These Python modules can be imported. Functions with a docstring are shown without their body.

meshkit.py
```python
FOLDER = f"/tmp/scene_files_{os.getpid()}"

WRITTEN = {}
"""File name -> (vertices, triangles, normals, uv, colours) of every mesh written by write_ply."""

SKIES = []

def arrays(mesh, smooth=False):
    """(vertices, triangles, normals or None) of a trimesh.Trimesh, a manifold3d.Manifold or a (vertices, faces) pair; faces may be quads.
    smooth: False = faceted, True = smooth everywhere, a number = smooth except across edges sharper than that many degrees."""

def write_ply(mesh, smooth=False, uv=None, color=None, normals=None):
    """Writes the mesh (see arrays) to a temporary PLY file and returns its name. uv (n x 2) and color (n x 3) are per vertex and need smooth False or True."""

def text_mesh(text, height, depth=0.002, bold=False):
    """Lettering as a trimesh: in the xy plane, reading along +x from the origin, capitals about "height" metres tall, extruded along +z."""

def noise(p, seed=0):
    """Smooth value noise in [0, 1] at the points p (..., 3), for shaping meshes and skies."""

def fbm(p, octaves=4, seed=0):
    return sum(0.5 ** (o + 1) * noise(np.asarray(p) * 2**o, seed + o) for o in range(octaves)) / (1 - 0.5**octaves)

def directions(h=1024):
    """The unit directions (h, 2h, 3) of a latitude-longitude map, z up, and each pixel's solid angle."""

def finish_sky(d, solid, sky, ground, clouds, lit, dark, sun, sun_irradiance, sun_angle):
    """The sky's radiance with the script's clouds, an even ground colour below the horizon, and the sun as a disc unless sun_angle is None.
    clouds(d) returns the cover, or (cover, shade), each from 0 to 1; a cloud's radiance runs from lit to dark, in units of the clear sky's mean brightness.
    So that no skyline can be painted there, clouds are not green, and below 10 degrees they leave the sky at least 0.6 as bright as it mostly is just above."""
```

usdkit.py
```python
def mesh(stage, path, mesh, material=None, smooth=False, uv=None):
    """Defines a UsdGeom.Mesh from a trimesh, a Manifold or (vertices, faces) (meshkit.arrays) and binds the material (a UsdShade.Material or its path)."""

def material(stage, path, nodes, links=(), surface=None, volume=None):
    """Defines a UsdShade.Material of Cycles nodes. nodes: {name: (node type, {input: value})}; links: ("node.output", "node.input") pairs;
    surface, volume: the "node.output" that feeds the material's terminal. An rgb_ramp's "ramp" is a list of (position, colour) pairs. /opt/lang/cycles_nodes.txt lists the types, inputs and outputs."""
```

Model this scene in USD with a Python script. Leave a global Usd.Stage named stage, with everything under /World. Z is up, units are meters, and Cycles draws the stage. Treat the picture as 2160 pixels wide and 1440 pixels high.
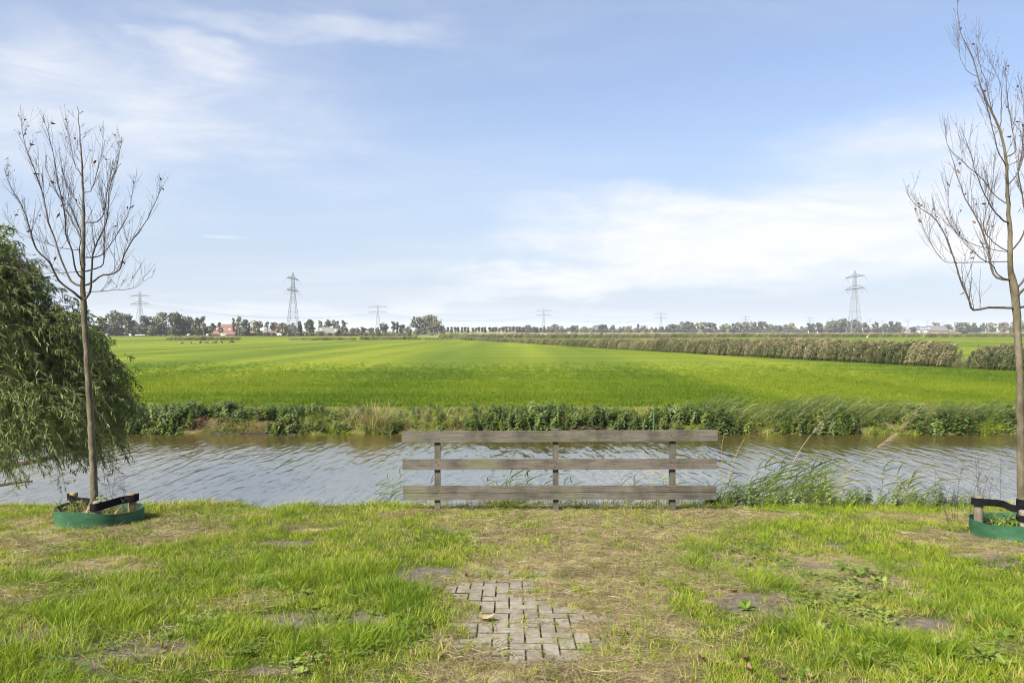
import math, random, numpy as np, trimesh, usdkit, meshkit
from pxr import Usd, UsdGeom, UsdLux, Gf, Sdf, UsdShade, Vt

stage = Usd.Stage.CreateInMemory()
UsdGeom.SetStageUpAxis(stage, 'Z'); UsdGeom.SetStageMetersPerUnit(stage, 1)
UsdGeom.Xform.Define(stage, '/World'); UsdGeom.Scope.Define(stage, '/World/Looks')

# ------------------------------------------------------------------ camera
F = 1600.0; HC = 3.1; HY = 697.0        # focal length in px of the 2160 px photo, eye height over the water, horizon row
cam = UsdGeom.Camera.Define(stage, '/World/camera')
cam.CreateFocalLengthAttr(F / 2160 * 36); cam.CreateHorizontalApertureAttr(36.0); cam.CreateVerticalApertureAttr(24.0)
cam.CreateVerticalApertureOffsetAttr(-(720 - HY) / 2160 * 36)
cam.AddTranslateOp().Set((0, 0, HC)); cam.AddRotateXOp().Set(90.0)
cam.CreateClippingRangeAttr(Gf.Vec2f(.05, 30000)); cam.CreateExposureAttr(1.5)

# ------------------------------------------------------------------ sky and sun
SUN = (-.62, -.62); EL = math.radians(40)
nodes = {"s": ("sky_texture", {"sky_type": "single_scattering", "sun_disc": False, "sun_elevation": EL, "sun_rotation": math.atan2(*SUN), "aerosol_density": .5}),
         "tc": ("texture_coordinate", {}), "sep": ("separate_xyz", {}),
         "wn": ("noise_texture", {"scale": 3.6, "detail": 8.0, "roughness": .6}), "wm": ("mapping", {"mapping_type": "point", "scale": (1, 1, 3.0)}),
         "wsub": ("vector_math", {"math_type": "subtract", "vector2": (.5, .5, .5)}), "wsc": ("vector_math", {"math_type": "scale", "scale": .34}),
         "wst": ("vector_math", {"math_type": "multiply", "vector2": (1.0, 0, .42)}),
         "wadd": ("vector_math", {"math_type": "add"}),
         # cloud layer seen in perspective
         "zp": ("math", {"math_type": "add", "value2": .1}), "zc": ("math", {"math_type": "maximum", "value2": .05}),
         "dx": ("math", {"math_type": "divide"}), "dy": ("math", {"math_type": "divide"}), "pl": ("combine_xyz", {}),
         "pm": ("mapping", {"mapping_type": "point", "rotation": (0, 0, .35), "scale": (.35, 1.0, 1), "location": (3.1, 1.7, 0)}),
         "pn": ("noise_texture", {"scale": .85, "detail": 9.0, "roughness": .56, "distortion": .35}),
         "pr": ("map_range", {"range_type": "smoothstep", "from_min": .40, "from_max": .78, "to_min": 0.0, "to_max": .36}),
         # whitening towards the horizon
         "hz": ("map_range", {"range_type": "smoothstep", "from_min": -.01, "from_max": .36, "to_min": .86, "to_max": .28}),
         "veil": ("color", {"value": (4.1, 4.65, 5.6)}), "white": ("color", {"value": (6.9, 7.0, 7.15)}),
         "gain": ("mix_color", {"blend_type": "multiply", "fac": 1.0, "b": (1.13, 1.19, 1.36), "use_clamp_result": False}),
         "m1": ("mix_color", {"use_clamp": True}), "m2": ("mix_color", {"use_clamp": True}), "b": ("background_shader", {"strength": .05}),
         "fm": ("mapping", {"mapping_type": "point", "rotation": (0, -.22, 0), "scale": (3.0, 1.0, 11.0)}), "fn": ("noise_texture", {"scale": 2.4, "detail": 9.0, "roughness": .62, "distortion": .5}), "fr": ("map_range", {"from_min": .32, "from_max": .62, "to_min": .45, "to_max": 1.12}), "fx": ("math", {"math_type": "multiply", "use_clamp": True})}
links = [("tc.generated", "sep.vector"), ("tc.generated", "wm.vector"), ("wm.vector", "wn.vector"), ("wn.color", "wsub.vector1"), ("wsub.vector", "wsc.vector1"),
         ("wsc.vector", "wst.vector1"), ("tc.generated", "wadd.vector1"), ("wst.vector", "wadd.vector2"),
         ("sep.z", "zp.value1"), ("zp.value", "zc.value1"), ("sep.x", "dx.value1"), ("zc.value", "dx.value2"), ("sep.y", "dy.value1"), ("zc.value", "dy.value2"),
         ("dx.value", "pl.x"), ("dy.value", "pl.y"), ("pl.vector", "pm.vector"), ("pm.vector", "pn.vector"), ("pn.fac", "pr.value"),
         ("sep.z", "hz.value"), ("s.color", "gain.a"), ("gain.result", "m1.a"), ("veil.color", "m1.b"), ("hz.result", "m1.fac"),
         ("m1.result", "m2.a"), ("white.color", "m2.b"), ("m2.result", "b.color")]
def dir_of(px, py):
    d = np.array([(px - 1080) / F, 1, (HY - py) / F]); return d / np.linalg.norm(d)
BLOBS = [  # cloud banks: centre, half size (photo px), weight
    (1500, 500, 430, 92, 1.15), (1300, 430, 260, 50, .5), (1250, 598, 330, 34, .75), (1960, 430, 430, 170, .62), (1750, 560, 500, 60, .4),
    (400, 240, 420, 150, .27), (420, 95, 90, 45, .35), (240, 300, 300, 110, .18), (700, 40, 260, 50, .35), (1010, 625, 190, 26, .45), (640, 664, 190, 24, .4), (470, 500, 50, 3.5, .45)]
last = "pr.result"
for i, (px, py, rx, ry, w) in enumerate(BLOBS):
    c = dir_of(px, py); sx_, sz_ = F / rx, F / ry
    nodes[f"bm{i}"] = ("mapping", {"mapping_type": "point", "scale": (sx_, 1.4, sz_), "location": (-c[0] * sx_, -c[1] * 1.4, -c[2] * sz_)})
    nodes[f"bl{i}"] = ("vector_math", {"math_type": "length"})
    nodes[f"br{i}"] = ("map_range", {"range_type": "smoothstep", "from_min": .3, "from_max": 1.12, "to_min": w, "to_max": 0.0})
    nodes[f"ba{i}"] = ("math", {"math_type": "add", "use_clamp": i == len(BLOBS) - 1})
    links += [("tc.generated" if ry < 10 else "wadd.vector", f"bm{i}.vector"), (f"bm{i}.vector", f"bl{i}.vector1"), (f"bl{i}.value", f"br{i}.value"), (f"br{i}.result", f"ba{i}.value1"), (last, f"ba{i}.value2")]
    last = f"ba{i}.value"
links += [("tc.generated", "fm.vector"), ("fm.vector", "fn.vector"), ("fn.fac", "fr.value"), (last, "fx.value1"), ("fr.result", "fx.value2"), ("fx.value", "m2.fac")]
sky = UsdLux.DomeLight.Define(stage, '/World/sky')
UsdShade.MaterialBindingAPI.Apply(sky.GetPrim()).Bind(usdkit.material(stage, '/World/Looks/sky_look', nodes, links, surface="b.background"))
sky.GetPrim().SetCustomDataByKey('kind', 'structure')
sun = UsdLux.DistantLight.Define(stage, '/World/sun')
sun.CreateIntensityAttr(1.25); sun.CreateAngleAttr(14.0); sun.CreateNormalizeAttr(True); sun.CreateColorAttr(Gf.Vec3f(1, .95, .86))
_d = Gf.Vec3d(SUN[0] / math.hypot(*SUN) * math.cos(EL), SUN[1] / math.hypot(*SUN) * math.cos(EL), math.sin(EL))
sun.AddOrientOp(UsdGeom.XformOp.PrecisionDouble).Set(Gf.Quatd(Gf.Rotation(Gf.Vec3d(0, 0, 1), _d).GetQuat()))

# ------------------------------------------------------------------ helpers
rng = np.random.default_rng(7)
def P(px, py, z): return np.array([(px - 1080) / F * z, z, HC - (py - HY) / F * z])
def X(px, z): return (px - 1080) / F * z
def lawn_plane(y): return 1.46 - .07 * y
def ground_at(px, py):                                   # photo pixel on the lawn -> world x, y
    z = 1.64 * F / ((py - HY) - .07 * F); return np.array([(px - 1080) / F * z, z])
used = {}
def path_for(parent, name):
    k = (parent, name); n = used.get(k, 0); used[k] = n + 1
    return f"{parent}/{name}" + (f"_{n:03d}" if n else "")
def data(prim, label=None, cat=None, group=None, kind=None):
    for k, v in (('label', label), ('category', cat), ('group', group), ('kind', kind)):
        if v: prim.SetCustomDataByKey(k, v)
    return prim
def mesh_thing(name, mesh, mat, label, cat, group=None, kind=None, smooth=False):
    m = usdkit.mesh(stage, path_for('/World', name), mesh, mat, smooth=smooth)
    return data(m.GetPrim(), label, cat, group, kind)
def struct(name, mesh, mat, smooth=False):
    return data(usdkit.mesh(stage, path_for('/World', name), mesh, mat, smooth=smooth).GetPrim(), kind='structure')
def thing(name, label, cat, loc=(0, 0, 0), rotz=0, group=None, kind=None):
    x = UsdGeom.Xform.Define(stage, path_for('/World', name))
    x.AddTranslateOp().Set(tuple(map(float, loc)))
    if rotz: x.AddRotateZOp().Set(math.degrees(rotz))
    return data(x.GetPrim(), label, cat, group, kind)
def part(parent, name, mesh, mat, smooth=False, label=None, kind=None):
    m = usdkit.mesh(stage, path_for(str(parent.GetPath()), name), mesh, mat, smooth=smooth)
    return data(m.GetPrim(), label, None, None, kind)
def copy_of(src, name, label, cat, loc, rotz=0, group=None, scale=None):
    p = UsdGeom.Xform.Define(stage, path_for('/World', name)).GetPrim(); p.GetReferences().AddInternalReference(src.GetPath())
    xf = UsdGeom.Xformable(p); xf.SetXformOpOrder([])
    xf.AddTransformOp(opSuffix='place').Set(Gf.Matrix4d(Gf.Matrix3d(Gf.Rotation(Gf.Vec3d(0, 0, 1), math.degrees(rotz))) * Gf.Matrix3d(*( [scale[0] if scale else 1, 0, 0, 0, scale[1] if scale else 1, 0, 0, 0, scale[2] if scale else 1])), Gf.Vec3d(*map(float, loc))))
    p.SetInstanceable(True)
    return data(p, label, cat, group)

def tube(points, radii, sides=6, cap=True):
    p = np.asarray(points, float); t = np.gradient(p, axis=0); t /= np.linalg.norm(t, axis=1, keepdims=True) + 1e-12
    ref = np.array([1., 0, 0]) if abs(t[0][0]) < .8 else np.array([0, 1., 0])
    a = np.cross(t, ref); a /= np.linalg.norm(a, axis=1, keepdims=True) + 1e-9; b = np.cross(t, a)
    ang = np.arange(sides) * 2 * np.pi / sides; r = np.broadcast_to(radii, (len(p),))
    v = p[:, None] + r[:, None, None] * (np.cos(ang)[None, :, None] * a[:, None] + np.sin(ang)[None, :, None] * b[:, None])
    i, j = np.meshgrid(np.arange(len(p) - 1), np.arange(sides), indexing="ij")
    q = np.stack([i * sides + j, i * sides + (j + 1) % sides, (i + 1) * sides + (j + 1) % sides, (i + 1) * sides + j], -1).reshape(-1, 4)
    f = np.vstack([q[:, [0, 1, 2]], q[:, [0, 2, 3]]]); v = v.reshape(-1, 3)
    if cap:
        n = len(v); v = np.vstack([v, p[0], p[-1]]); k = np.arange(sides); o = (len(p) - 1) * sides
        f = np.vstack([f, np.stack([np.full(sides, n), (k + 1) % sides, k], 1), np.stack([np.full(sides, n + 1), o + k, o + (k + 1) % sides], 1)])
    return v, f
def cat(parts):
    vs, fs, n = [], [], 0
    for v, f in parts:
        v, f = np.asarray(v), np.asarray(f)
        if f.shape[1] == 4: f = np.vstack([f[:, [0, 1, 2]], f[:, [0, 2, 3]]])
        vs.append(v); fs.append(f + n); n += len(v)
    return np.vstack(vs), np.vstack(fs)
def box(x0, x1, y0, y1, z0, z1):
    v = np.array([[x, y, z] for z in (z0, z1) for y in (y0, y1) for x in (x0, x1)], float)
    return v, np.array([[0, 2, 3, 1], [4, 5, 7, 6], [0, 1, 5, 4], [2, 6, 7, 3], [0, 4, 6, 2], [1, 3, 7, 5]])
def bar(a, b, r, sides=4): return tube([a, b], [r, r], sides, False)
def spline(pts, n):                                       # smooth resampling of a polyline
    p = np.asarray(pts, float); s = np.r_[0, np.cumsum(np.linalg.norm(np.diff(p, axis=0), axis=1))]
    from scipy.interpolate import PchipInterpolator
    return PchipInterpolator(s, p)(np.linspace(0, s[-1], n))
def ribbons(base, d0, bend, length, width, k=3, prof='grass', side=None, fold=0):
    """n blades as flat strips: pos = base + L(d0 s + bend s^2)."""
    base = np.asarray(base, float); n = len(base); s = np.linspace(0, 1, k + 1)
    L = np.broadcast_to(length, (n,))[:, None, None]; W = np.broadcast_to(width, (n,))[:, None, None]
    pos = base[:, None] + L * (d0[:, None] * s[None, :, None] + bend[:, None] * (s ** 2)[None, :, None])
    if side is None:
        side = np.cross(d0, rng.normal(size=(n, 3)))
    side = side / (np.linalg.norm(side, axis=1, keepdims=True) + 1e-9)
    pr = {'grass': np.clip(1 - s, .0, 1) ** .7, 'leaf': np.sin(np.pi * (s * .93 + .05)), 'reed': np.minimum(1, 3.2 * (s + .12)) * (1 - s) ** .6}[prof]
    h = side[:, None] * W * pr[None, :, None] * .5
    v = np.stack([pos - h, pos + h], 2).reshape(n, -1, 3)
    i = np.arange(k); q = np.stack([2 * i, 2 * i + 1, 2 * i + 3, 2 * i + 2], 1); f = np.vstack([q[:, [0, 1, 2]], q[:, [0, 2, 3]]])
    return v.reshape(-1, 3), (f[None] + (np.arange(n) * 2 * (k + 1))[:, None, None]).reshape(-1, 3)
def unit(v): return v / (np.linalg.norm(v, axis=-1, keepdims=True) + 1e-9)
def az(a): return np.stack([np.cos(a), np.sin(a), np.zeros_like(a)], -1)
UP = np.array([0, 0, 1.])
def instancer(name, protos, pos, yaw, scale, idx, label, cat_, tilt=None, kind='stuff'):
    path = path_for('/World', name); pi = UsdGeom.PointInstancer.Define(stage, path); rel = pi.CreatePrototypesRel()
    for pn, m, mat in protos:
        q = path_for(path, pn); usdkit.mesh(stage, q, m, mat); rel.AddTarget(q)
    pos = np.asarray(pos, np.float32); n = len(pos); yaw = np.broadcast_to(yaw, (n,))
    t = np.zeros((n, 2)) if tilt is None else tilt
    pi.CreatePositionsAttr(Vt.Vec3fArray.FromNumpy(pos)); pi.CreateProtoIndicesAttr(Vt.IntArray.FromNumpy(np.asarray(idx, np.int32)))
    sc = np.asarray(scale, np.float32); sc = np.stack([sc] * 3, 1) if sc.ndim == 1 else sc
    pi.CreateScalesAttr(Vt.Vec3fArray.FromNumpy(np.ascontiguousarray(sc)))
    qz = np.stack([np.cos(yaw / 2), 0 * yaw, 0 * yaw, np.sin(yaw / 2)], 1)
    w, zz = qz[:, 0], qz[:, 3]; a, b = t[:, 0] / 2, t[:, 1] / 2           # small tilts about x and y after the yaw
    qs = [Gf.Quath(float(w[i] - 0), float(a[i] * w[i] + b[i] * zz[i]), float(b[i] * w[i] - a[i] * zz[i]), float(zz[i])) for i in range(n)]
    pi.CreateOrientationsAttr(Vt.QuathArray([q.GetNormalized() for q in qs]))
    return data(pi.GetPrim(), label, cat_, None, kind)
def fbm(x, y, s, seed=0):
    p = np.stack([np.ravel(x) * s + seed * 17.3, np.ravel(y) * s - seed * 9.1, np.full(np.size(x), seed * 3.7)], 1)
    return (np.asarray(meshkit.fbm(p)).reshape(np.shape(x)) - .5) * 2

# ------------------------------------------------------------------ materials
M = {}
def mat(name, nodes, links=(), surface="p.BSDF", volume=None):
    M[name] = usdkit.material(stage, f'/World/Looks/{name}', nodes, links, surface=surface, volume=volume); return M[name]
def plain(name, c, rough=.7, **kw): return mat(name, {"p": ("principled_bsdf", {"base_color": c, "roughness": rough, "specular_ior_level": kw.pop('spec', .3), **kw})})
def leafy(name, ramp, trans=.35, rough=.55, island=True, noise=0.0, nscale=.5, tint=None, spec=.25):
    """Leaf or blade material: tone varies from blade to blade, and in patches over the ground."""
    n = {"g": ("geometry", {}), "o": ("object_info", {}), "r": ("rgb_ramp", {"ramp": ramp}), "add": ("math", {"math_type": "add"}), "fr": ("math", {"math_type": "fraction"}),
         "n": ("noise_texture", {"scale": nscale, "detail": 3.0}), "mr": ("map_range", {"from_min": .3, "from_max": .7, "to_min": -noise, "to_max": noise}), "a2": ("math", {"math_type": "add", "use_clamp": True}),
         "p": ("principled_bsdf", {"roughness": rough, "specular_ior_level": spec}), "t": ("translucent_bsdf", {}), "m": ("mix_closure", {"fac": trans})}
    l = [("g.random_per_island", "add.value1"), ("o.random", "add.value2"), ("add.value", "fr.value1"), ("g.position", "n.vector"), ("n.fac", "mr.value"), ("fr.value", "a2.value1"), ("mr.result", "a2.value2"),
         ("a2.value", "r.fac"), ("r.color", "p.base_color"), ("r.color", "t.color"), ("p.BSDF", "m.closure1"), ("t.BSDF", "m.closure2")]
    return mat(name, n, l, surface="m.closure")
def noisy(name, ramp, scale=3.0, stretch=(1, 1, 1), rough=.8, bump=0.0, bscale=None, detail=5.0, coord='position', spec=.25):
    n = {"g": ("geometry", {}), "tc": ("texture_coordinate", {}), "mp": ("mapping", {"mapping_type": "point", "scale": stretch}), "n": ("noise_texture", {"scale": scale, "detail": detail, "roughness": .62}),
         "r": ("rgb_ramp", {"ramp": ramp}), "p": ("principled_bsdf", {"roughness": rough, "specular_ior_level": spec})}
    l = [("g.position" if coord == 'position' else "tc.object", "mp.vector"), ("mp.vector", "n.vector"), ("n.fac", "r.fac"), ("r.color", "p.base_color")]
    if bump:
        n["n2"] = ("noise_texture", {"scale": bscale or scale * 4, "detail": 6.0}); n["b"] = ("bump", {"strength": 1.0, "distance": bump})
        l += [("mp.vector", "n2.vector"), ("n2.fac", "b.height"), ("b.normal", "p.normal")]
    return mat(name, n, l)

leafy('grass_green', [(0, (.085, .135, .008)), (.4, (.18, .25, .012)), (.82, (.275, .325, .02)), (1, (.38, .33, .09))], trans=.425, noise=.25, nscale=.9)
leafy('grass_lush', [(0, (.065, .12, .007)), (.6, (.15, .225, .012)), (1, (.24, .29, .02))], trans=.45, noise=.2)
leafy('grass_dry', [(0, (.11, .085, .04)), (.4, (.19, .15, .075)), (.75, (.28, .225, .12)), (.9, (.36, .30, .17)), (1, (.15, .16, .03))], trans=.25, noise=.2)
MEADOW_N = {"g": ("geometry", {}), "mp": ("mapping", {"mapping_type": "point", "scale": (.05, .32, 1)}), "n": ("noise_texture", {"scale": 1.0, "detail": 6.0, "roughness": .6}),  # noise stretched along x paints shade bands of field undulations into the green
    "mp2": ("mapping", {"mapping_type": "point", "rotation": (0, 0, .125), "scale": (.17, .006, 1)}), "n2": ("noise_texture", {"scale": 1.0, "detail": 2.0}), "ad": ("mix_float", {"fac": .6}),
    "fn": ("noise_texture", {"scale": 7.0, "detail": 6.0, "roughness": .75}), "ad2": ("mix_float", {"fac": .24})}
MEADOW_L = [("g.position", "mp.vector"), ("mp.vector", "n.vector"), ("g.position", "mp2.vector"), ("mp2.vector", "n2.vector"), ("n.fac", "ad.a"), ("n2.fac", "ad.b"), ("g.position", "fn.vector"), ("ad.result", "ad2.a"), ("fn.fac", "ad2.b"), ("ad2.result", "r.fac")]
mat('meadow_grass', {**MEADOW_N, "r": ("rgb_ramp", {"ramp": [(.41, (.112, .185, .008)), (.5, (.168, .245, .012)), (.58, (.235, .30, .018))]}), "o": ("hsv", {"hue": .5, "saturation": 1.0}), "vr": ("map_range", {"to_min": .75, "to_max": 1.25}), "p": ("principled_bsdf", {"roughness": .6, "specular_ior_level": .2}), "t": ("translucent_bsdf", {}), "m": ("mix_closure", {"fac": .5})},
    MEADOW_L + [("g.random_per_island", "vr.value"), ("vr.result", "o.value"), ("r.color", "o.color"), ("o.color", "p.base_color"), ("o.color", "t.color"), ("p.BSDF", "m.closure1"), ("t.BSDF", "m.closure2")], surface="m.closure")
leafy('weed_leaf', [(0, (.075, .125, .014)), (.6, (.125, .18, .022)), (1, (.18, .22, .045))], trans=.3, noise=.2)
leafy('nettle_leaf', [(0, (.042, .075, .018)), (.45, (.095, .14, .036)), (1, (.20, .24, .09))], trans=.35, noise=.25, nscale=.6)
leafy('reed_leaf', [(0, (.055, .090, .016)), (.5, (.10, .142, .026)), (.88, (.155, .185, .042)), (1, (.26, .22, .09))], trans=.35, noise=.2, nscale=.5)
leafy('reed_far', [(0, (.05, .066, .020)), (.4, (.10, .108, .042)), (.75, (.165, .148, .072)), (1, (.22, .185, .105))], trans=.3, noise=.22, nscale=.15)
leafy('reed_plume', [(0, (.20, .145, .095)), (.5, (.28, .22, .145)), (1, (.36, .29, .20))], trans=.3)
leafy('willow_leaf', [(0, (.048, .070, .016)), (.45, (.105, .138, .034)), (.8, (.16, .20, .05)), (1, (.22, .26, .08))], trans=.28, noise=.10, nscale=.8, rough=.55, spec=.25)
leafy('straw', [(0, (.19, .145, .065)), (.5, (.28, .22, .11)), (1, (.38, .31, .18))], trans=.2)
leafy('bracken', [(0, (.085, .045, .025)), (.5, (.14, .078, .042)), (1, (.22, .14, .075))], trans=.2)
leafy('dead_leaf', [(0, (.045, .018, .014)), (.6, (.08, .032, .022)), (1, (.14, .075, .04))], trans=.2)
leafy('fallen', [(0, (.07, .035, .018)), (.5, (.13, .075, .038)), (1, (.22, .15, .08))], trans=.15)
FAR = {'dark': [(0, (.052, .060, .032)), (.6, (.080, .086, .046)), (1, (.12, .118, .066))], 'olive': [(0, (.072, .078, .038)), (.6, (.112, .115, .056)), (1, (.165, .155, .08))],
       'brown': [(0, (.095, .080, .050)), (.6, (.145, .12, .075)), (1, (.19, .16, .105))], 'pale': [(0, (.09, .10, .052)), (.6, (.13, .14, .07)), (1, (.18, .185, .095))], 'rust': [(0, (.13, .08, .05)), (1, (.20, .135, .085))]}
for k, r in FAR.items(): leafy('crown_' + k, r, trans=.25, noise=.2, nscale=.12)
noisy('bark', [(.3, (.05, .041, .024)), (.5, (.088, .074, .045)), (.7, (.14, .12, .078))], scale=9, stretch=(1, 1, .5), bump=.01, bscale=40, rough=.9)
noisy('branch_bark', [(.3, (.05, .040, .03)), (.7, (.10, .082, .06))], scale=14, rough=.85)
plain('twig_bark', (.055, .040, .036), .8)
noisy('far_bark', [(.3, (.10, .085, .065)), (.7, (.17, .15, .12))], scale=.8)
noisy('willow_bark', [(.3, (.06, .045, .03)), (.7, (.12, .09, .06))], scale=8, bump=.01)

# weathered wood: fine grain along x, blotches, green algae
def wood(name, c0, c1, c2, axis=0):
    st = [14, 14, 14]; st[axis] = .55
    mat(name, {"tc": ("texture_coordinate", {}), "o": ("object_info", {}), "mp": ("mapping", {"mapping_type": "point", "scale": st}), "n": ("noise_texture", {"scale": 5.0, "detail": 8.0, "roughness": .7, "distortion": .4}),
        "r": ("rgb_ramp", {"ramp": [(.28, c0), (.5, c1), (.75, c2)]}), "bl": ("noise_texture", {"scale": 3.4, "detail": 6.0, "roughness": .65}), "bm": ("map_range", {"from_min": .45, "from_max": .62, "to_min": 0, "to_max": .85, "clamp": True}),
        "mx": ("mix_color", {"blend_type": "multiply", "b": (.55, .55, .50)}), "al": ("noise_texture", {"scale": 1.4, "detail": 5.0}), "am": ("map_range", {"from_min": .52, "from_max": .72, "to_min": 0, "to_max": .5}), "off": ("vector_math", {"math_type": "add", "vector2": (7.3, 1.1, 4.2)}),
        "mx2": ("mix_color", {"b": (.13, .15, .055)}), "bp": ("bump", {"strength": .8, "distance": .004}), "p": ("principled_bsdf", {"roughness": .85, "specular_ior_level": .2})},
        [("tc.object", "mp.vector"), ("mp.vector", "n.vector"), ("n.fac", "r.fac"), ("tc.object", "bl.vector"), ("bl.fac", "bm.value"), ("r.color", "mx.a"), ("bm.result", "mx.fac"), ("tc.object", "off.vector1"), ("off.vector", "al.vector"), ("al.fac", "am.value"),
         ("mx.result", "mx2.a"), ("am.result", "mx2.fac"), ("mx2.result", "p.base_color"), ("n.fac", "bp.height"), ("bp.normal", "p.normal")])
wood('rail_wood', (.045, .039, .030), (.092, .081, .065), (.15, .134, .11), 0)
wood('post_wood', (.045, .04, .03), (.080, .072, .056), (.13, .118, .096), 2)
wood('stake_wood', (.12, .09, .04), (.20, .155, .075), (.27, .21, .12), 2)
wood('grey_stake_wood', (.10, .085, .065), (.17, .145, .115), (.24, .205, .165), 2)
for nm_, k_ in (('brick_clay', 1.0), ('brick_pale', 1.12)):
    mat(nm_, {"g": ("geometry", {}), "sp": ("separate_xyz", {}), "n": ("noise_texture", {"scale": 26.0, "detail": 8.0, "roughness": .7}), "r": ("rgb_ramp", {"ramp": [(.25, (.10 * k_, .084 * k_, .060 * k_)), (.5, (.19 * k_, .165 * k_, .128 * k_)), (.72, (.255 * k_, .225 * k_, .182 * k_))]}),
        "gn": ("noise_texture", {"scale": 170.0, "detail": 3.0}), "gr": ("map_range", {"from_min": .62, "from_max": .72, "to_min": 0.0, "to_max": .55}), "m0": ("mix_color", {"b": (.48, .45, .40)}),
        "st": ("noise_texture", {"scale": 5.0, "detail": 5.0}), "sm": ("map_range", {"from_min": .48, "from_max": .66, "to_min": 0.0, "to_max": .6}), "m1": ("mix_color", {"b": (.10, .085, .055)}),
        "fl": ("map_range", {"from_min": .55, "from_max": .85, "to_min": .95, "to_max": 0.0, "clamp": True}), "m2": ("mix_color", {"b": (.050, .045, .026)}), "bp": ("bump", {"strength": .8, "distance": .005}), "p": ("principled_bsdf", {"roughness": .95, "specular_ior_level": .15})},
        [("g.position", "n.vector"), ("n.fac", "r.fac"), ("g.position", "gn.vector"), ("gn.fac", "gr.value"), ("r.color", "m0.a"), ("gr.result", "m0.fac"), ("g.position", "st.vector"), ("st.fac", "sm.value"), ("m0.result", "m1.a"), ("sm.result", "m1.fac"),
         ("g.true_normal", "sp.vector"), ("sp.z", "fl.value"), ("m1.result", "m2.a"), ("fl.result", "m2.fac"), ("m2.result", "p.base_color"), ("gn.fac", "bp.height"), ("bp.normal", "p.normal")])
noisy('green_plastic', [(.3, (.013, .050, .022)), (.5, (.020, .070, .032)), (.62, (.032, .085, .044)), (.72, (.085, .10, .055))], scale=4, stretch=(1, 1, 2.5), rough=.6, detail=9, spec=.3)
noisy('rubber', [(.3, (.004, .004, .0045)), (.7, (.011, .010, .010))], scale=12, rough=.8, spec=.05)
plain('steel', (.15, .165, .165), .7); plain('steel_dark', (.06, .07, .07), .7)
plain('glass_insulator', (.12, .14, .14), .3); plain('wire', (.10, .11, .12), .6); plain('yellow_sign', (.75, .6, .05), .5); plain('white_paint', (.55, .55, .53), .6)
noisy('roof_red', [(.3, (.12, .062, .046)), (.7, (.17, .09, .068))], scale=1.2, stretch=(1, 1, 3)); noisy('roof_dark', [(.3, (.085, .085, .09)), (.7, (.13, .125, .12))], scale=1.0); noisy('roof_blue', [(.3, (.075, .08, .105)), (.7, (.10, .105, .13))], scale=.8)
noisy('roof_grey', [(.3, (.11, .105, .095)), (.7, (.16, .155, .14))], scale=1.0); noisy('wall_brick', [(.3, (.15, .085, .065)), (.7, (.21, .13, .10))], scale=2); noisy('wall_pale', [(.3, (.22, .20, .17)), (.7, (.30, .28, .24))], scale=1.2); noisy('wall_dark', [(.3, (.06, .06, .055)), (.7, (.11, .105, .095))], scale=1)
plain('window_pane', (.06, .07, .08), .15, spec=.6); plain('skylight_pane', (.40, .43, .46), .2, spec=.5)
noisy('wet_wood', [(.3, (.012, .010, .008)), (.7, (.03, .026, .02))], scale=4)
plain('goose_body', (.085, .072, .06), .8); plain('goose_dark', (.035, .03, .028), .8); plain('white_feather', (.82, .82, .80), .7); plain('beak', (.5, .3, .05), .5); plain('wool', (.5, .47, .41), .9); plain('tyre', (.02, .02, .02), .8)

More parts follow.
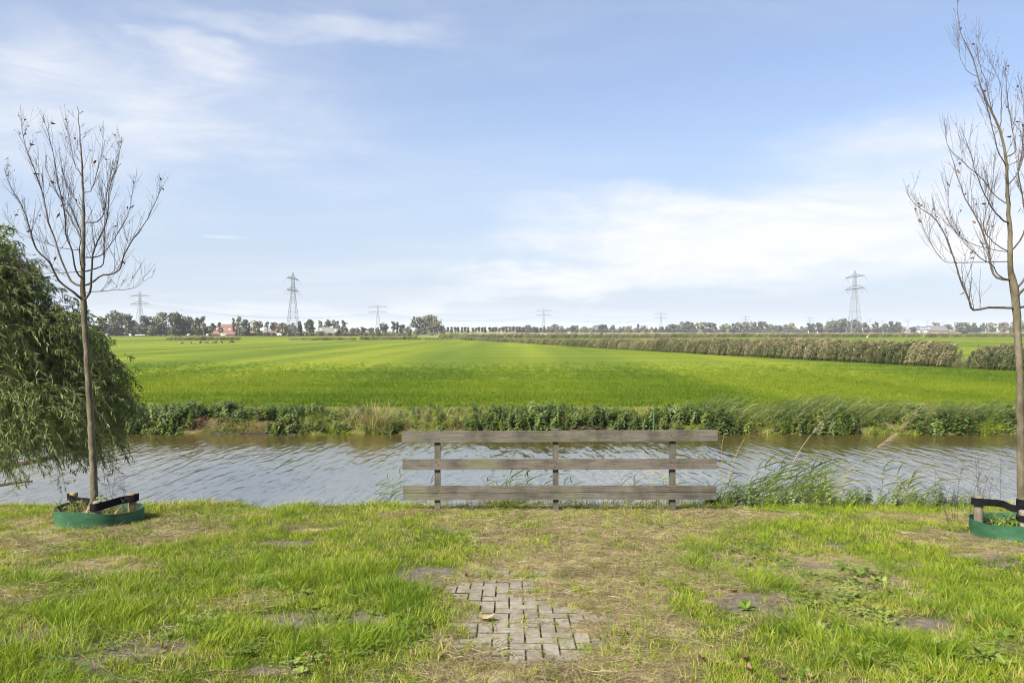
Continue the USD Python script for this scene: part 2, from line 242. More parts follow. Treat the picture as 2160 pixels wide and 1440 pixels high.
# ------------------------------------------------------------------ ground of the near bank
SOIL = [(225, 1395, 165, 50), (620, 1300, 120, 26), (640, 1142, 75, 13), (1590, 1272, 120, 30), (1960, 1318, 130, 34), (1640, 1195, 150, 26), (1850, 1230, 110, 22), (880, 1215, 75, 24), (780, 1300, 60, 20), (60, 1330, 90, 24), (360, 1330, 70, 18), (1660, 1165, 40, 9), (1760, 1150, 40, 9), (2110, 1180, 60, 14), (1900, 1420, 120, 22), (2040, 1130, 60, 14), (960, 1120, 40, 9), (1750, 1330, 60, 16), (560, 1415, 90, 16)]
DRY = [(330, 1122, 160, 22), (60, 1140, 150, 40), (200, 1195, 120, 20), (1540, 1090, 170, 14), (1900, 1093, 130, 8), (1020, 1080, 230, 16), (2040, 1145, 100, 24), (1480, 1215, 60, 50), (520, 1270, 80, 16), (1700, 1205, 190, 40), (640, 1110, 60, 10), (120, 1100, 130, 18), (20, 1260, 60, 30), (1240, 1075, 120, 14)]
LUSH = [(250, 1270, 210, 70), (120, 1370, 110, 40), (810, 1225, 75, 60), (850, 1290, 70, 50), (1480, 1180, 70, 55), (1560, 1230, 130, 26), (1720, 1350, 160, 55), (1950, 1200, 120, 26), (1850, 1395, 200, 40), (470, 1225, 180, 40), (690, 1210, 160, 32), (640, 1350, 200, 40), (2080, 1290, 120, 60), (60, 1225, 90, 22)]
def blobs(x, y, table, soft=.35):
    """How far inside the nearest patch (1 inside .. 0 outside); the outline is broken up by noise."""
    w = np.zeros_like(x, float); nz = (fbm(x, y, 2.6, 3) * .9 + fbm(x, y, 9, 4) * .5) * (1.7 if table is SOIL else 1.0)
    for px, py, rx, ry in table:
        a = ground_at(px, py); q = .68 if table is SOIL else 1.0; sx = q * rx / F * a[1]; sy = q * abs(ground_at(px, py - ry)[1] - ground_at(px, py + ry)[1]) / 2
        d = np.sqrt(((x - a[0]) / sx) ** 2 + ((y - a[1]) / sy) ** 2) + nz
        w = np.maximum(w, np.clip((1.12 - d) / soft, 0, 1))
    return w
def walk_way(x, y):                                      # the worn way to the fence
    c = np.interp(y, [3, 4.2, 6, 7.7, 9.6], [.25, .28, .38, .72, .9]); h = np.interp(y, [3, 4.2, 6, 7.7, 8.6, 9.8], [.8, .80, .86, .95, 1.5, 1.9])
    d = np.abs(x - c) / h + fbm(x, y, 1.7, 8) * .55 + fbm(x, y, 6, 9) * .3
    return np.clip((1.08 - d) / .3, 0, 1) * np.interp(y, [2, 8.4, 9.7], [1, 1, .45])
BRICK = [(1085, 1335, 150, 36), (1100, 1372, 145, 30), (1075, 1282, 85, 36), (1045, 1243, 78, 15), (1015, 1390, 70, 12), (995, 1242, 34, 8), (1205, 1312, 40, 16), (1225, 1350, 46, 22), (1265, 1305, 22, 8), (1142, 1207, 12, 6), (1060, 1208, 24, 7), (1040, 1437, 45, 8)]
def brick_seen(x, y): return blobs(x, y, BRICK, .3)
def edge_y(x): return 10.15 + .10 * np.sin(x * .7) + fbm(x, x * 0, .9, 5) * .16 - .012 * x
def lawn_height(x, y, fine=True):
    z = lawn_plane(np.minimum(y, 40.)) + fbm(x, y, .55, 1) * .035 * np.clip((12 - np.abs(x)) / 3, .3, 1)
    if fine: z = z + fbm(x, y, 5.5, 2) * .012 * (1 - brick_seen(x, y))
    z = z - .012 * blobs(x, y, SOIL)
    e = edge_y(x); t = y - e
    z = np.where(t > -.25, np.minimum(z, lawn_plane(e) + .0 - .03 * (t + .25) - np.clip(t, 0, 9) * .78 - .06 * np.clip(t, 0, .4)), z)
    pl = lawn_plane(y) - .002
    bz = np.clip(brick_seen(x, y) * 1.0, 0, 1)
    return np.maximum(np.where(t < 0, z * (1 - bz) + (pl - .009) * bz, z), -.7)
xs = np.r_[np.linspace(-70, -10.5, 34), np.arange(-10, 10.01, .075), np.linspace(10.5, 70, 34)]
ys = np.r_[np.linspace(-40, 1.8, 14), np.arange(2, 12.6, .07), 14., 15.]
gx, gy = np.meshgrid(xs, ys); gz = lawn_height(gx, gy)
def grid_faces(ny, nx):
    i, j = np.meshgrid(np.arange(ny - 1), np.arange(nx - 1), indexing='ij'); a = i * nx + j
    return np.stack([a, a + 1, a + nx + 1, a + nx], -1).reshape(-1, 4)
V = np.stack([gx, gy, gz], -1).reshape(-1, 3)
mat('lawn_soil', {"a": ("attribute", {"attribute": "cover"}), "sp": ("separate_color", {}), "g": ("geometry", {}),
    "n": ("noise_texture", {"scale": 14.0, "detail": 7.0, "roughness": .65}), "n2": ("noise_texture", {"scale": 60.0, "detail": 5.0}),
    "soil": ("rgb_ramp", {"ramp": [(.25, (.05, .04, .03)), (.5, (.105, .085, .066)), (.75, (.18, .15, .122))]}),
    "dry": ("rgb_ramp", {"ramp": [(.25, (.12, .09, .045)), (.5, (.24, .19, .10)), (.75, (.38, .31, .19))]}),
    "gr": ("rgb_ramp", {"ramp": [(.25, (.018, .024, .006)), (.5, (.045, .06, .010)), (.75, (.085, .10, .018))]}),  # floor under the grass, colour darkened to imitate shade between the tufts
    "m1": ("mix_color", {}), "m2": ("mix_color", {}), "m3": ("mix_color", {}), "jr": ("rgb_ramp", {"ramp": [(.35, (.05, .044, .028)), (.6, (.075, .075, .026)), (.8, (.11, .12, .03))]}), "bp": ("bump", {"strength": 1.0, "distance": .02}), "p": ("principled_bsdf", {"roughness": .95, "specular_ior_level": .1})},
    [("a.color", "sp.color"), ("g.position", "n.vector"), ("g.position", "n2.vector"), ("n.fac", "soil.fac"), ("n2.fac", "dry.fac"), ("n2.fac", "gr.fac"), ("gr.color", "m1.a"), ("dry.color", "m1.b"), ("sp.g", "m1.fac"),
     ("m1.result", "m2.a"), ("soil.color", "m2.b"), ("sp.r", "m2.fac"), ("m2.result", "m3.a"), ("n.fac", "jr.fac"), ("jr.color", "m3.b"), ("sp.b", "m3.fac"), ("m3.result", "p.base_color"), ("n.fac", "bp.height"), ("bp.normal", "p.normal")])
lawn = usdkit.mesh(stage, '/World/lawn', (V, grid_faces(len(ys), len(xs))), M['lawn_soil'], smooth=True)
cov = np.stack([np.clip(blobs(V[:, 0], V[:, 1], SOIL) + np.clip((V[:, 1] - edge_y(V[:, 0]) - .1) * 3, 0, 1), 0, 1), np.clip(np.maximum(blobs(V[:, 0], V[:, 1], DRY), walk_way(V[:, 0], V[:, 1])), 0, 1), brick_seen(V[:, 0], V[:, 1])], 1)
UsdGeom.PrimvarsAPI(lawn).CreatePrimvar("cover", Sdf.ValueTypeNames.Color3fArray, "vertex").Set(Vt.Vec3fArray.FromNumpy(cov.astype(np.float32)))
data(lawn.GetPrim(), kind='structure')

# brick paving: herringbone, sunk in the worn way
paving = thing('brick_path', None, None, kind='structure')
bw, bl, gap = .105, .21, .012
def one_brick(w, l):
    c = .004; a = np.array([[-w / 2, -l / 2], [w / 2, -l / 2], [w / 2, l / 2], [-w / 2, l / 2]]); s = np.sign(a)
    v = np.vstack([np.c_[a, np.full(4, -.05)], np.c_[a, np.full(4, -c)], np.c_[a - s * c, np.zeros(4)]])
    f = [[8, 9, 10, 11]] + [[b + i, b + (i + 1) % 4, b + 4 + (i + 1) % 4, b + 4 + i] for b in (0, 4) for i in range(4)]
    return v, np.array(f)
pv = []
for i in range(-9, 14):
    for j in range(30, 74):
        r = (i - j) % 4
        if r == 0: c, d = (i + 1, j + .5), (bl - .008, bw - .014)
        elif r == 3: c, d = (i + .5, j + 1), (bw - .008, bl - .014)
        else: continue
        x, y = c[0] * bw - .02, c[1] * bw + .9
        s = brick_seen(np.array([x, x - .06, x + .06]), np.array([y, y, y])).max()
        if s > .05: pv.append((x, y, d, s))
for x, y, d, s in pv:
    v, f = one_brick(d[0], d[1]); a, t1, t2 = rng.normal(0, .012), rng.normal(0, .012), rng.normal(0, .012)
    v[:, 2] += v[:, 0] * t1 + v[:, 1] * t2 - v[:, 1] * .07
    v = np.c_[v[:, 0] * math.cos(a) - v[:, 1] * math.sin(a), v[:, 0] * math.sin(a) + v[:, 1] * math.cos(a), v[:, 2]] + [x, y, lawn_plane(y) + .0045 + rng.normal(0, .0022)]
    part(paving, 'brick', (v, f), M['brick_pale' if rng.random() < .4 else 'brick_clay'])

# ------------------------------------------------------------------ canal, far bank and meadow
wx = np.r_[np.linspace(-90, -19, 40), np.arange(-18.5, 18.6, .032), np.linspace(19, 90, 40)]; wy = np.r_[10.2, 10.8, np.arange(11.2, 23.3, .085)]
qx, qy = np.meshgrid(wx, wy)
wz = fbm(qx, qy * .22, 2.3, 21) * .012 + fbm(qx + qy * .05, qy * .19, 8.6, 22) * .034 * np.interp(qy, [11, 20], [1.15, .9]) + fbm(qx - qy * .1, qy * .4, .6, 23) * .014
wz = wz * np.clip((23.2 - qy) / 4, .35, 1)
mat('canal_water', {"g": ("geometry", {}), "mp": ("mapping", {"mapping_type": "point", "scale": (1, .35, 1)}), "n": ("noise_texture", {"scale": 16.0, "detail": 3.0}), "b": ("bump", {"strength": .6, "distance": .012}),
    "p": ("principled_bsdf", {"base_color": (.060, .048, .016), "roughness": .05, "ior": 3.3, "specular_ior_level": 1.0, "specular_tint": (1.0, .96, .88)})}, [("g.position", "mp.vector"), ("mp.vector", "n.vector"), ("n.fac", "b.height"), ("b.normal", "p.normal")])
struct('water', (np.stack([qx, qy, wz], -1).reshape(-1, 3), grid_faces(len(wy), len(wx))), M['canal_water'], smooth=True)

def far_bank_edge(x): return 22.75 + fbm(x, x * 0, .5, 31) * .35 + fbm(x, x * 0, 2.2, 32) * .12
def field_z(x, y):
    t = y - far_bank_edge(x); return np.interp(t, [-4, -.5, -.05, .3, 1.2, 2.6, 3.4], [-.7, -.6, -.12, .16, .36, .55, .6]) + np.where(t > 3.2, fbm(x, y, .08, 33) * .06, 0) * np.clip((200 - y) / 150, 0, 1)
fx = np.r_[-9000, -3000, -800, np.linspace(-300, -40, 30), np.arange(-38, 38.1, .5), np.linspace(40, 300, 30), 800, 3000, 9000]
fy = np.r_[18.5, np.arange(21.6, 27, .2), np.linspace(27.5, 60, 40), np.geomspace(62, 9000, 40)]
hx, hy = np.meshgrid(fx, fy); hz_ = field_z(hx, hy)
mat('meadow_ground', {**MEADOW_N, "sp": ("separate_xyz", {}),
    "r": ("rgb_ramp", {"ramp": [(.41, (.060, .092, .005)), (.5, (.096, .128, .007)), (.58, (.138, .162, .010))]}),
    "on": ("noise_texture", {"scale": .006, "detail": 4.0}), "or": ("rgb_ramp", {"ramp": [(.35, (.14, .165, .03)), (.5, (.20, .17, .08)), (.65, (.23, .18, .10))]}),
    "fr": ("map_range", {"range_type": "smoothstep", "from_min": 284, "from_max": 292, "to_min": 0, "to_max": 1}), "xr": ("map_range", {"range_type": "smoothstep", "from_min": -60, "from_max": -20, "to_min": 0, "to_max": 1}), "fm": ("math", {"math_type": "multiply"}),
    "br": ("map_range", {"range_type": "smoothstep", "from_min": 25.2, "from_max": 25.9, "to_min": 1, "to_max": 0}), "bn": ("noise_texture", {"scale": 1.6, "detail": 5.0}), "bc": ("rgb_ramp", {"ramp": [(.3, (.045, .05, .012)), (.5, (.065, .072, .016)), (.72, (.11, .09, .04))]}),
    "m1": ("mix_color", {}), "m2": ("mix_color", {}), "p": ("principled_bsdf", {"roughness": .9, "specular_ior_level": .1})},
    MEADOW_L + [("g.position", "sp.vector"),
     ("g.position", "on.vector"), ("on.fac", "or.fac"), ("sp.y", "fr.value"), ("sp.x", "xr.value"), ("fr.result", "fm.value1"), ("xr.result", "fm.value2"), ("r.color", "m1.a"), ("or.color", "m1.b"), ("fm.value", "m1.fac"),
     ("sp.y", "br.value"), ("g.position", "bn.vector"), ("bn.fac", "bc.fac"), ("m1.result", "m2.a"), ("bc.color", "m2.b"), ("br.result", "m2.fac"), ("m2.result", "p.base_color")])
struct('meadow', (np.stack([hx, hy, hz_], -1).reshape(-1, 3), grid_faces(len(fy), len(fx))), M['meadow_ground'], smooth=True)

# ------------------------------------------------------------------ grass on both sides
def tuft(n, h, r, w, lean, k=3, flat=0.0):
    a = rng.uniform(0, 2 * np.pi, n); rad = r * np.sqrt(rng.random(n)); b = np.stack([rad * np.cos(a), rad * np.sin(a), np.zeros(n)], 1)
    da = a + rng.normal(0, .9, n); tl = np.abs(rng.normal(0, lean, n)) + flat
    d0 = az(da) * np.sin(tl)[:, None] + UP * np.cos(tl)[:, None]
    bend = az(da) * rng.uniform(.1, .55, n)[:, None] - UP * rng.uniform(.0, .3, n)[:, None]
    return ribbons(b, d0, bend, h * rng.uniform(.55, 1.15, n), w * rng.uniform(.7, 1.3, n), k)
def litter(n, r, L, w):
    b = np.c_[rng.uniform(-r, r, (n, 2)), rng.uniform(.004, .022, n)]; a = rng.uniform(0, 2 * np.pi, n)
    return ribbons(b, az(a) + UP * rng.normal(.06, .16, n)[:, None], az(a + 1.6) * rng.normal(0, .3, n)[:, None] - UP * .12, L * rng.uniform(.5, 1.3, n), w * rng.uniform(.7, 1.4, n), 2)
TUFTS = [("grass_tuft", tuft(20, .055, .055, .0042, .35), M['grass_green']), ("grass_tuft", tuft(22, .07, .06, .0042, .45), M['grass_green']), ("grass_tuft", tuft(18, .045, .06, .004, .55), M['grass_green']),
         ("lush_tuft", tuft(24, .095, .055, .0045, .4, 4), M['grass_lush']), ("lush_tuft", tuft(22, .125, .055, .0045, .55, 4), M['grass_lush']),
         ("dry_tuft", tuft(18, .05, .06, .0035, .8), M['grass_dry']), ("straw_litter", litter(44, .09, .085, .0022), M['grass_dry']), ("straw_litter", litter(34, .10, .11, .0024), M['grass_dry'])]
N = 30000
yy = 3.2 + (edge_y(np.zeros(1))[0] + .12 - 3.2) * rng.random(N) ** .9; xx = rng.uniform(-1, 1, N) * (.72 * yy + 1.4)
keep = yy < edge_y(xx) + .1; xx, yy = xx[keep], yy[keep]
soil, dry, lush, way, bs = blobs(xx, yy, SOIL), blobs(xx, yy, DRY), blobs(xx, yy, LUSH, .6), walk_way(xx, yy), brick_seen(xx, yy)
dry2 = np.maximum(dry, way); u = rng.random(len(xx)); u2 = rng.random(len(xx))
green_patch = fbm(xx, yy, 2.2, 12) > .12                                              # greener spots in the worn way
idx = np.full(len(xx), -1)
g = (u > dry2 * np.where(green_patch, .35, .74)) & (u2 > soil * .80); idx[g] = rng.integers(0, 3, g.sum())
l = g & (rng.random(len(xx)) < lush * .5); idx[l] = rng.integers(3, 5, l.sum())
dd = ~g & (u2 > soil * .82); idx[dd] = rng.choice([5, 6, 6, 7], dd.sum())
thin = g & (rng.random(len(xx)) < .10 + .25 * (fbm(xx, yy, 1.4, 15) > .1)); idx[thin] = rng.choice([5, 6, 2], thin.sum())
idx[(bs > .25) & (rng.random(len(xx)) < np.clip(-.15 + 1.12 * bs, 0, .96))] = -1
cl = (xx + 4.86) ** 2 + (yy - 8.94) ** 2 < .47 ** 2; cr = (xx - 5.5) ** 2 + (yy - 8.2) ** 2 < .5 ** 2; idx[cl | cr] = -1
k = idx >= 0; xx, yy, idx = xx[k], yy[k], idx[k]; lu = lush[k]
instancer('lawn_grass', TUFTS, np.stack([xx, yy, lawn_height(xx, yy) - .004], 1), rng.uniform(0, 6.28, len(xx)), rng.uniform(.7, 1.3, len(xx)) * (1 + .15 * lu) * (1 + .55 * fbm(xx, yy, 2.4, 61) + .35 * fbm(xx, yy, 6.0, 62)) * (1 + 1.0 * np.clip((yy - edge_y(xx) + .22) * 4, 0, 1) * (fbm(xx, xx * 0, 1.3, 63) > -.15)) * np.interp(yy, [3, 8, 10], [.95, 1.0, 1.1]), idx, 'short patchy lawn grass, green and straw-coloured, on the near bank', 'grass', tilt=rng.normal(0, .1, (len(xx), 2)))
# moss-green blades in the joints of the paving
jx = []
for x, y, d, s in pv:
    for _ in range(3):
        if rng.random() < .55: jx.append((x + rng.choice([-.5, .5]) * (d[0] + gap) + rng.normal(0, .003), y + rng.uniform(-.5, .5) * d[1]) if rng.random() < .6 else (x + rng.uniform(-.5, .5) * d[0], y + .5 * (d[1] + gap)))
jx = np.array(jx)
instancer('joint_grass', [("moss_tuft", tuft(14, .026, .016, .004, .6, 2), M['grass_green']), ("moss_tuft", tuft(10, .034, .018, .003, .7, 2), M['grass_dry'])], np.c_[jx, lawn_plane(jx[:, 1]) - .002], rng.uniform(0, 6.28, len(jx)), rng.uniform(.6, 1.4, len(jx)), rng.choice([0, 0, 1], len(jx)), 'tiny moss and grass blades growing in the joints of the brick paving', 'grass')
# broad-leaved weeds
def rosette(n, L, w):
    a = np.linspace(0, 2 * np.pi, n, endpoint=False) + rng.normal(0, .25, n); t = rng.uniform(.25, .9, n)
    return ribbons(np.zeros((n, 3)), az(a) * np.cos(t)[:, None] + UP * np.sin(t)[:, None], -UP * rng.uniform(.2, .5, n)[:, None] * np.ones((n, 3)), L * rng.uniform(.6, 1.1, n), w * rng.uniform(.8, 1.2, n), 4, 'leaf', side=az(a + np.pi / 2))
def clover(n, r, s):
    b = np.c_[rng.normal(0, r, (n, 2)), rng.uniform(.015, .045, n)]; out = []
    for q in range(3):
        a = rng.uniform(0, 6.28, n) * 0 + q * 2.09 + rng.normal(0, .3, n)
        out.append(ribbons(b, az(a) + UP * .15, -UP * .25 * np.ones((n, 3)), s, s * .85, 2, 'leaf', side=az(a + np.pi / 2)))
    return cat(out)
wpx = np.r_[np.c_[rng.normal(1780, 110, 34), rng.normal(1262, 28, 34)], np.c_[rng.normal(2000, 110, 14), rng.normal(1385, 28, 14)], np.c_[rng.normal(560, 150, 12), rng.normal(1300, 30, 12)], np.c_[rng.normal(720, 120, 10), rng.normal(1330, 34, 10)], np.c_[rng.uniform(0, 2160, 50), rng.uniform(1110, 1438, 50)], np.c_[rng.normal(1600, 50, 20), rng.normal(1185, 14, 20)], np.c_[rng.normal(1830, 50, 20), rng.normal(1220, 10, 20)]]
wxy = np.array([ground_at(*p) for p in wpx if p[1] > 1085]); wxy = wxy[(brick_seen(wxy[:, 0], wxy[:, 1]) < .05) & (walk_way(wxy[:, 0], wxy[:, 1]) < .8)]
instancer('lawn_weeds', [("leaf_rosette", rosette(11, .085, .026), M['weed_leaf']), ("leaf_rosette", rosette(9, .065, .03), M['weed_leaf']), ("clover_patch", clover(40, .06, .016), M['weed_leaf'])],
          np.c_[wxy, lawn_height(wxy[:, 0], wxy[:, 1]) + .006], rng.uniform(0, 6.28, len(wxy)), rng.uniform(.7, 1.4, len(wxy)), rng.choice([0, 1, 2, 2], len(wxy)), 'low broad-leaved weeds and clover scattered through the lawn', 'weeds', tilt=rng.normal(0, .15, (len(wxy), 2)))

# meadow grass along its near part (rows of tufts that thin out with distance)
n = 30000; yy = 25.4 + 36 * (1 - (1 - rng.random(n)) ** .42); xx = rng.uniform(-1, 1, n) * (.70 * yy + 2)
MT = [("meadow_tuft", tuft(12, .17, .16, .02, .35, 2), M['meadow_grass']), ("meadow_tuft", tuft(12, .14, .18, .02, .45, 2), M['meadow_grass'])]
instancer('meadow_grass', MT, np.stack([xx, yy, field_z(xx, yy) - .01], 1), rng.uniform(0, 6.28, n), rng.uniform(.7, 1.2, n), rng.integers(0, 2, n), 'bright green meadow grass at the near side of the big field', 'grass')

# ------------------------------------------------------------------ far bank plants
def nettle(h, pairs, leaf):
    bs_, ds, bn, L = [], [], [], []
    lean = rng.normal(0, .12, 2)
    for i in range(pairs):
        z = h * (.25 + .75 * (i + 1) / pairs); a0 = (i % 2) * 1.57 + rng.normal(0, .4); s = leaf * (1.15 - .55 * (i / pairs))
        for q in range(3): 
            a = a0 + q * 2.09 + rng.normal(0, .3); bs_.append([lean[0] * z, lean[1] * z, z + rng.normal(0, .02)]); ds.append([math.cos(a), math.sin(a), .35 + rng.normal(0, .15)]); L.append(s)
    n_ = len(bs_); ds = np.array(ds); L = np.array(L); a = np.arctan2(ds[:, 1], ds[:, 0])
    lf = ribbons(np.array(bs_), ds, -UP * .55 * np.ones((n_, 3)), L, L * .5, 3, 'leaf', side=az(a + np.pi / 2))
    return cat([lf, tube([[0, 0, 0], [lean[0] * h, lean[1] * h, h]], [.005, .002], 3)])
NET = [("nettle_plant", nettle(.5, 12, .10), M['nettle_leaf']), ("nettle_plant", nettle(.6, 13, .115), M['nettle_leaf']), ("nettle_plant", nettle(.4, 10, .095), M['nettle_leaf']), ("nettle_plant", nettle(.55, 12, .085), M['weed_leaf']), ("bank_grass", tuft(26, .42, .12, .012, .5, 4), M['grass_green']), ("bank_grass", tuft(26, .38, .12, .012, .6, 4), M['grass_dry'])]
n = 6200; xx = rng.uniform(-21, 21, n); tt = rng.uniform(-.1, 2.6, n); yy = far_bank_edge(xx) + tt; bz = field_z(xx, yy)
top = 3.1 - np.where(xx > 6.3, 146, 150) / F * yy
sc = np.clip((top - bz), .14, .56) * rng.uniform(.6, 1.12, n) / .6 * (1 + .45 * fbm(xx, yy * .5, .9, 43) + .25 * fbm(xx, yy, 2.8, 44))
cl_ = fbm(xx, yy, .75, 41) + .35 * fbm(xx, yy, 2.4, 42)
ii = np.where(cl_ > -.10, rng.choice([0, 1, 2, 3], n), rng.choice([4, 4, 5, 2], n))
opn = ((xx > -3.6) & (xx < -.2) & (cl_ < -.38)) | ((tt > 2.0) & (cl_ < .1)); ii[opn] = rng.choice([4, 4, 5, 3], opn.sum()); sc = np.where(opn, sc * .55, sc)
sc = np.where((xx > 6.6) & (tt > .9), sc * .5, sc); k = ~((np.abs(xx + 9.4) < .34) & (tt < .95)) & ~((np.abs(xx + 7.6) < .36) & (tt < .7)); xx, yy, bz, sc, ii = xx[k], yy[k], bz[k], sc[k], ii[k]
instancer('bank_plants', NET, np.stack([xx, yy, bz - .02], 1), rng.uniform(0, 6.28, len(xx)), np.stack([sc * 1.55, sc * 1.55, sc * .95], 1), ii, 'dense low nettles and grass covering the far bank of the canal', 'plants', tilt=rng.normal(0, .12, (len(xx), 2)))

# reeds, leaning with the wind towards +x
def reed(h, nl, lean=.25, plume=True, lw=.022, droop=.5, mat_s=None):
    s = np.linspace(0, 1, 6); st = np.stack([lean * h * s ** 2, 0 * s + rng.normal(0, .02) * s, h * s * (1 - .12 * lean * s)], 1)
    parts = [tube(st, np.linspace(.0035, .0015, 6) * (1 if h > .6 else .8), 3, False)]
    q = np.linspace(.22, .97, nl) + rng.normal(0, .02, nl); b = np.stack([np.interp(q, s, st[:, i]) for i in range(3)], 1)
    a = np.where(rng.random(nl) < .72, rng.normal(0, .6, nl), rng.normal(np.pi, .7, nl)); el = rng.uniform(.5, 1.2, nl)
    d0 = az(a) * np.cos(el)[:, None] + UP * np.sin(el)[:, None]; bend = np.array([.45, 0, 0]) - UP * rng.uniform(droop * .4, droop * 1.3, nl)[:, None]
    parts.append(ribbons(b, d0, bend, h * rng.uniform(.24, .36, nl), lw, 4, 'reed', side=np.cross(d0, np.array([0.2, 1, .3]))))
    return cat(parts), st[-1], unit(st[-1] - st[-2])
def plume(L, n, spread=.5):
    s = rng.random(n); b = np.stack([L * .55 * s ** 1.3, rng.normal(0, .01, n), L * s * .7], 1)
    d = unit(np.stack([rng.normal(.75, .4, n), rng.normal(0, .35, n), rng.normal(.55, .35, n)], 1))
    return ribbons(b, d, np.array([.3, 0, -.35]) * np.ones((n, 3)), L * rng.uniform(.22, .5, n) * (1.15 - .7 * s), L * .045, 2, 'leaf')
def reed_with_plume(h, nl, **kw):
    m, tip, _ = reed(h, nl, **kw); pv_ = plume(.28 * h / 1.8, 26); return m, (pv_[0] + tip - [0, 0, .02], pv_[1])
# bank reeds at the right of the far bank (wind-bent, without plumes)
RB = [("reed_stem", reed(1.0, 8, lean=l_, lw=.026)[0], M['reed_leaf']) for l_ in (.5, .7, .9, .6)] + [("reed_stem", reed(.95, 9, lean=.75, lw=.026)[0], M['reed_far'])]
n = 3400; xx = 6.0 + 16 * rng.random(n); tt = rng.uniform(.15, 2.6, n); yy = far_bank_edge(xx) + tt; bz = field_z(xx, yy)
tp = 3.1 - np.interp(xx, [6, 6.4, 7.2, 9, 11, 13, 15, 20], [178, 128, 158, 138, 142, 146, 150, 150]) / F * yy
sc = np.clip(tp - bz, .3, 1.3) * rng.uniform(.55, 1.1, n) * (1 + .35 * fbm(xx, yy, .8, 47))
instancer('bank_reeds', RB, np.stack([xx, yy, bz - .03], 1), rng.normal(0, .35, n), sc, rng.choice([0, 1, 2, 3, 4], n, p=[.22, .22, .2, .2, .16]), 'wind-bent green reeds on the right part of the far bank', 'reeds')
# long ditch with plumed reeds across the meadow
def strip(name, pts, n, h, width, label, protos, dip=None, dens=None):
    p = np.array(pts, float); seg = np.r_[0, np.cumsum(np.linalg.norm(np.diff(p, axis=0), axis=1))]; s = rng.random(n) ** (dens or 1) * seg[-1]
    c = np.stack([np.interp(s, seg, p[:, i]) for i in range(2)], 1); t = np.array([p[-1] - p[0]]); t = t / np.linalg.norm(t); nn = np.array([-t[0, 1], t[0, 0]])
    c = c + nn * rng.uniform(-.5, .5, n)[:, None] * width
    sc = h * rng.uniform(.7, 1.1, n) * (1 + .18 * fbm(c[:, 0], c[:, 1], .15, 51))
    if dip is not None: sc *= dip(c[:, 0], c[:, 1])
    k = sc > .12; c, sc = c[k], sc[k]
    return instancer(name, protos, np.c_[c, field_z(c[:, 0], c[:, 1]) - .05], rng.normal(0, .4, len(c)), sc, rng.integers(0, len(protos), len(c)), label, 'reeds')
RP = []
for l_ in (.3, .45, .35, .55):
    a, b = reed_with_plume(1.0, 8, lean=l_, lw=.045); RP.append(a)
def far_reed(lean, wide):
    a, b = reed_with_plume(1.0, 8, lean=lean, lw=.04 * wide); return a, b
protos = []
for l_ in (.3, .42, .36, .5):
    st, pm = far_reed(l_, 1.2); protos.append(("reed_clump", cat([st]), M['reed_far'])); protos.append(("reed_with_plume", cat([(pm[0], pm[1]), (far_reed(l_, 1.2)[0][0], far_reed(l_, 1.2)[0][1])]) if False else pm, M['reed_plume']))
def clump(n_, r, h):                                      # several reeds as one prototype, stems and plumes apart
    A, B = [], []
    for _ in range(n_):
        st, pm = far_reed(rng.uniform(.25, .6), 1.6); o = np.r_[rng.normal(0, r, 2), 0]; q = rng.uniform(.75, 1.05) * h
        A.append((st[0] * q + o, st[1])); B.append((pm[0] * q + o, pm[1]))
    return cat(A), cat(B)
STEMS, PLUMES = [], []
for _ in range(4):
    a, b = clump(6, .18, 1.0); STEMS.append(("reed_clump", a, M['reed_far'])); PLUMES.append(("plume_clump", b, M['reed_plume']))
def dip(x, y):
    px = 1080 + F * x / y; return np.interp(y, [48, 64, 97, 143, 205], [1.5, 1.65, 1.3, .8, .7]) / 1.85 * 1.04 * (1 - .72 * np.exp(-((px - 2022) / 26.) ** 2) - .25 * np.exp(-((px - 1880) / 14.) ** 2))
def double_strip(name, pts, n, h, width, label, **kw):
    global rng
    st = rng.bit_generator.state; strip(name, pts, n, h, width, label + ', stems and leaves', STEMS, **kw)
    rng.bit_generator.state = st; strip(name.replace('reeds', 'reed_plumes'), pts, n, h, width, label + ', their tan plumes', PLUMES, **kw)
MAIN = [(37, 40), (31.4, 48.5), (26.6, 62), (16.4, 97), (4.5, 143), (-13, 205)]
double_strip('ditch_reeds', MAIN, 3000, 1.85, 3.0, 'tall wind-bent reeds along the long ditch in the meadow', dip=dip, dens=1.35)
double_strip('far_ditch_reeds', [(-22, 232), (30, 238), (70, 262), (240, 290)], 2600, 1.4, 9, 'far band of reeds along the ditch behind the green field')
strip('left_ditch_reeds', [(-88, 194), (-69, 190)], 330, .95, 3, 'short pale reed band at the far end of the field left of the big pylon', STEMS)
strip('middle_ditch_reeds', [(-58, 196), (-52, 196), (-48, 197)], 120, .7, 2.5, 'low broken reeds below the big left pylon', STEMS)
strip('middle_ditch_reeds', [(-49, 197), (-41, 198)], 160, .75, 2.5, 'low reed band at the field end right of the big left pylon', STEMS)
strip('middle_ditch_reeds', [(-41, 204), (-26, 205)], 260, .95, 3, 'dark low reed band at the field end before the poplar group', STEMS)
strip('middle_ditch_reeds', [(-26, 205), (-13, 205)], 90, .6, 2.5, 'low tufts of reed between the poplar group and the long ditch', STEMS)
strip('back_ditch_reeds', [(-60, 330), (60, 360), (330, 400)], 700, 1.4, 5, 'thin brownish reed line across the back field', STEMS)

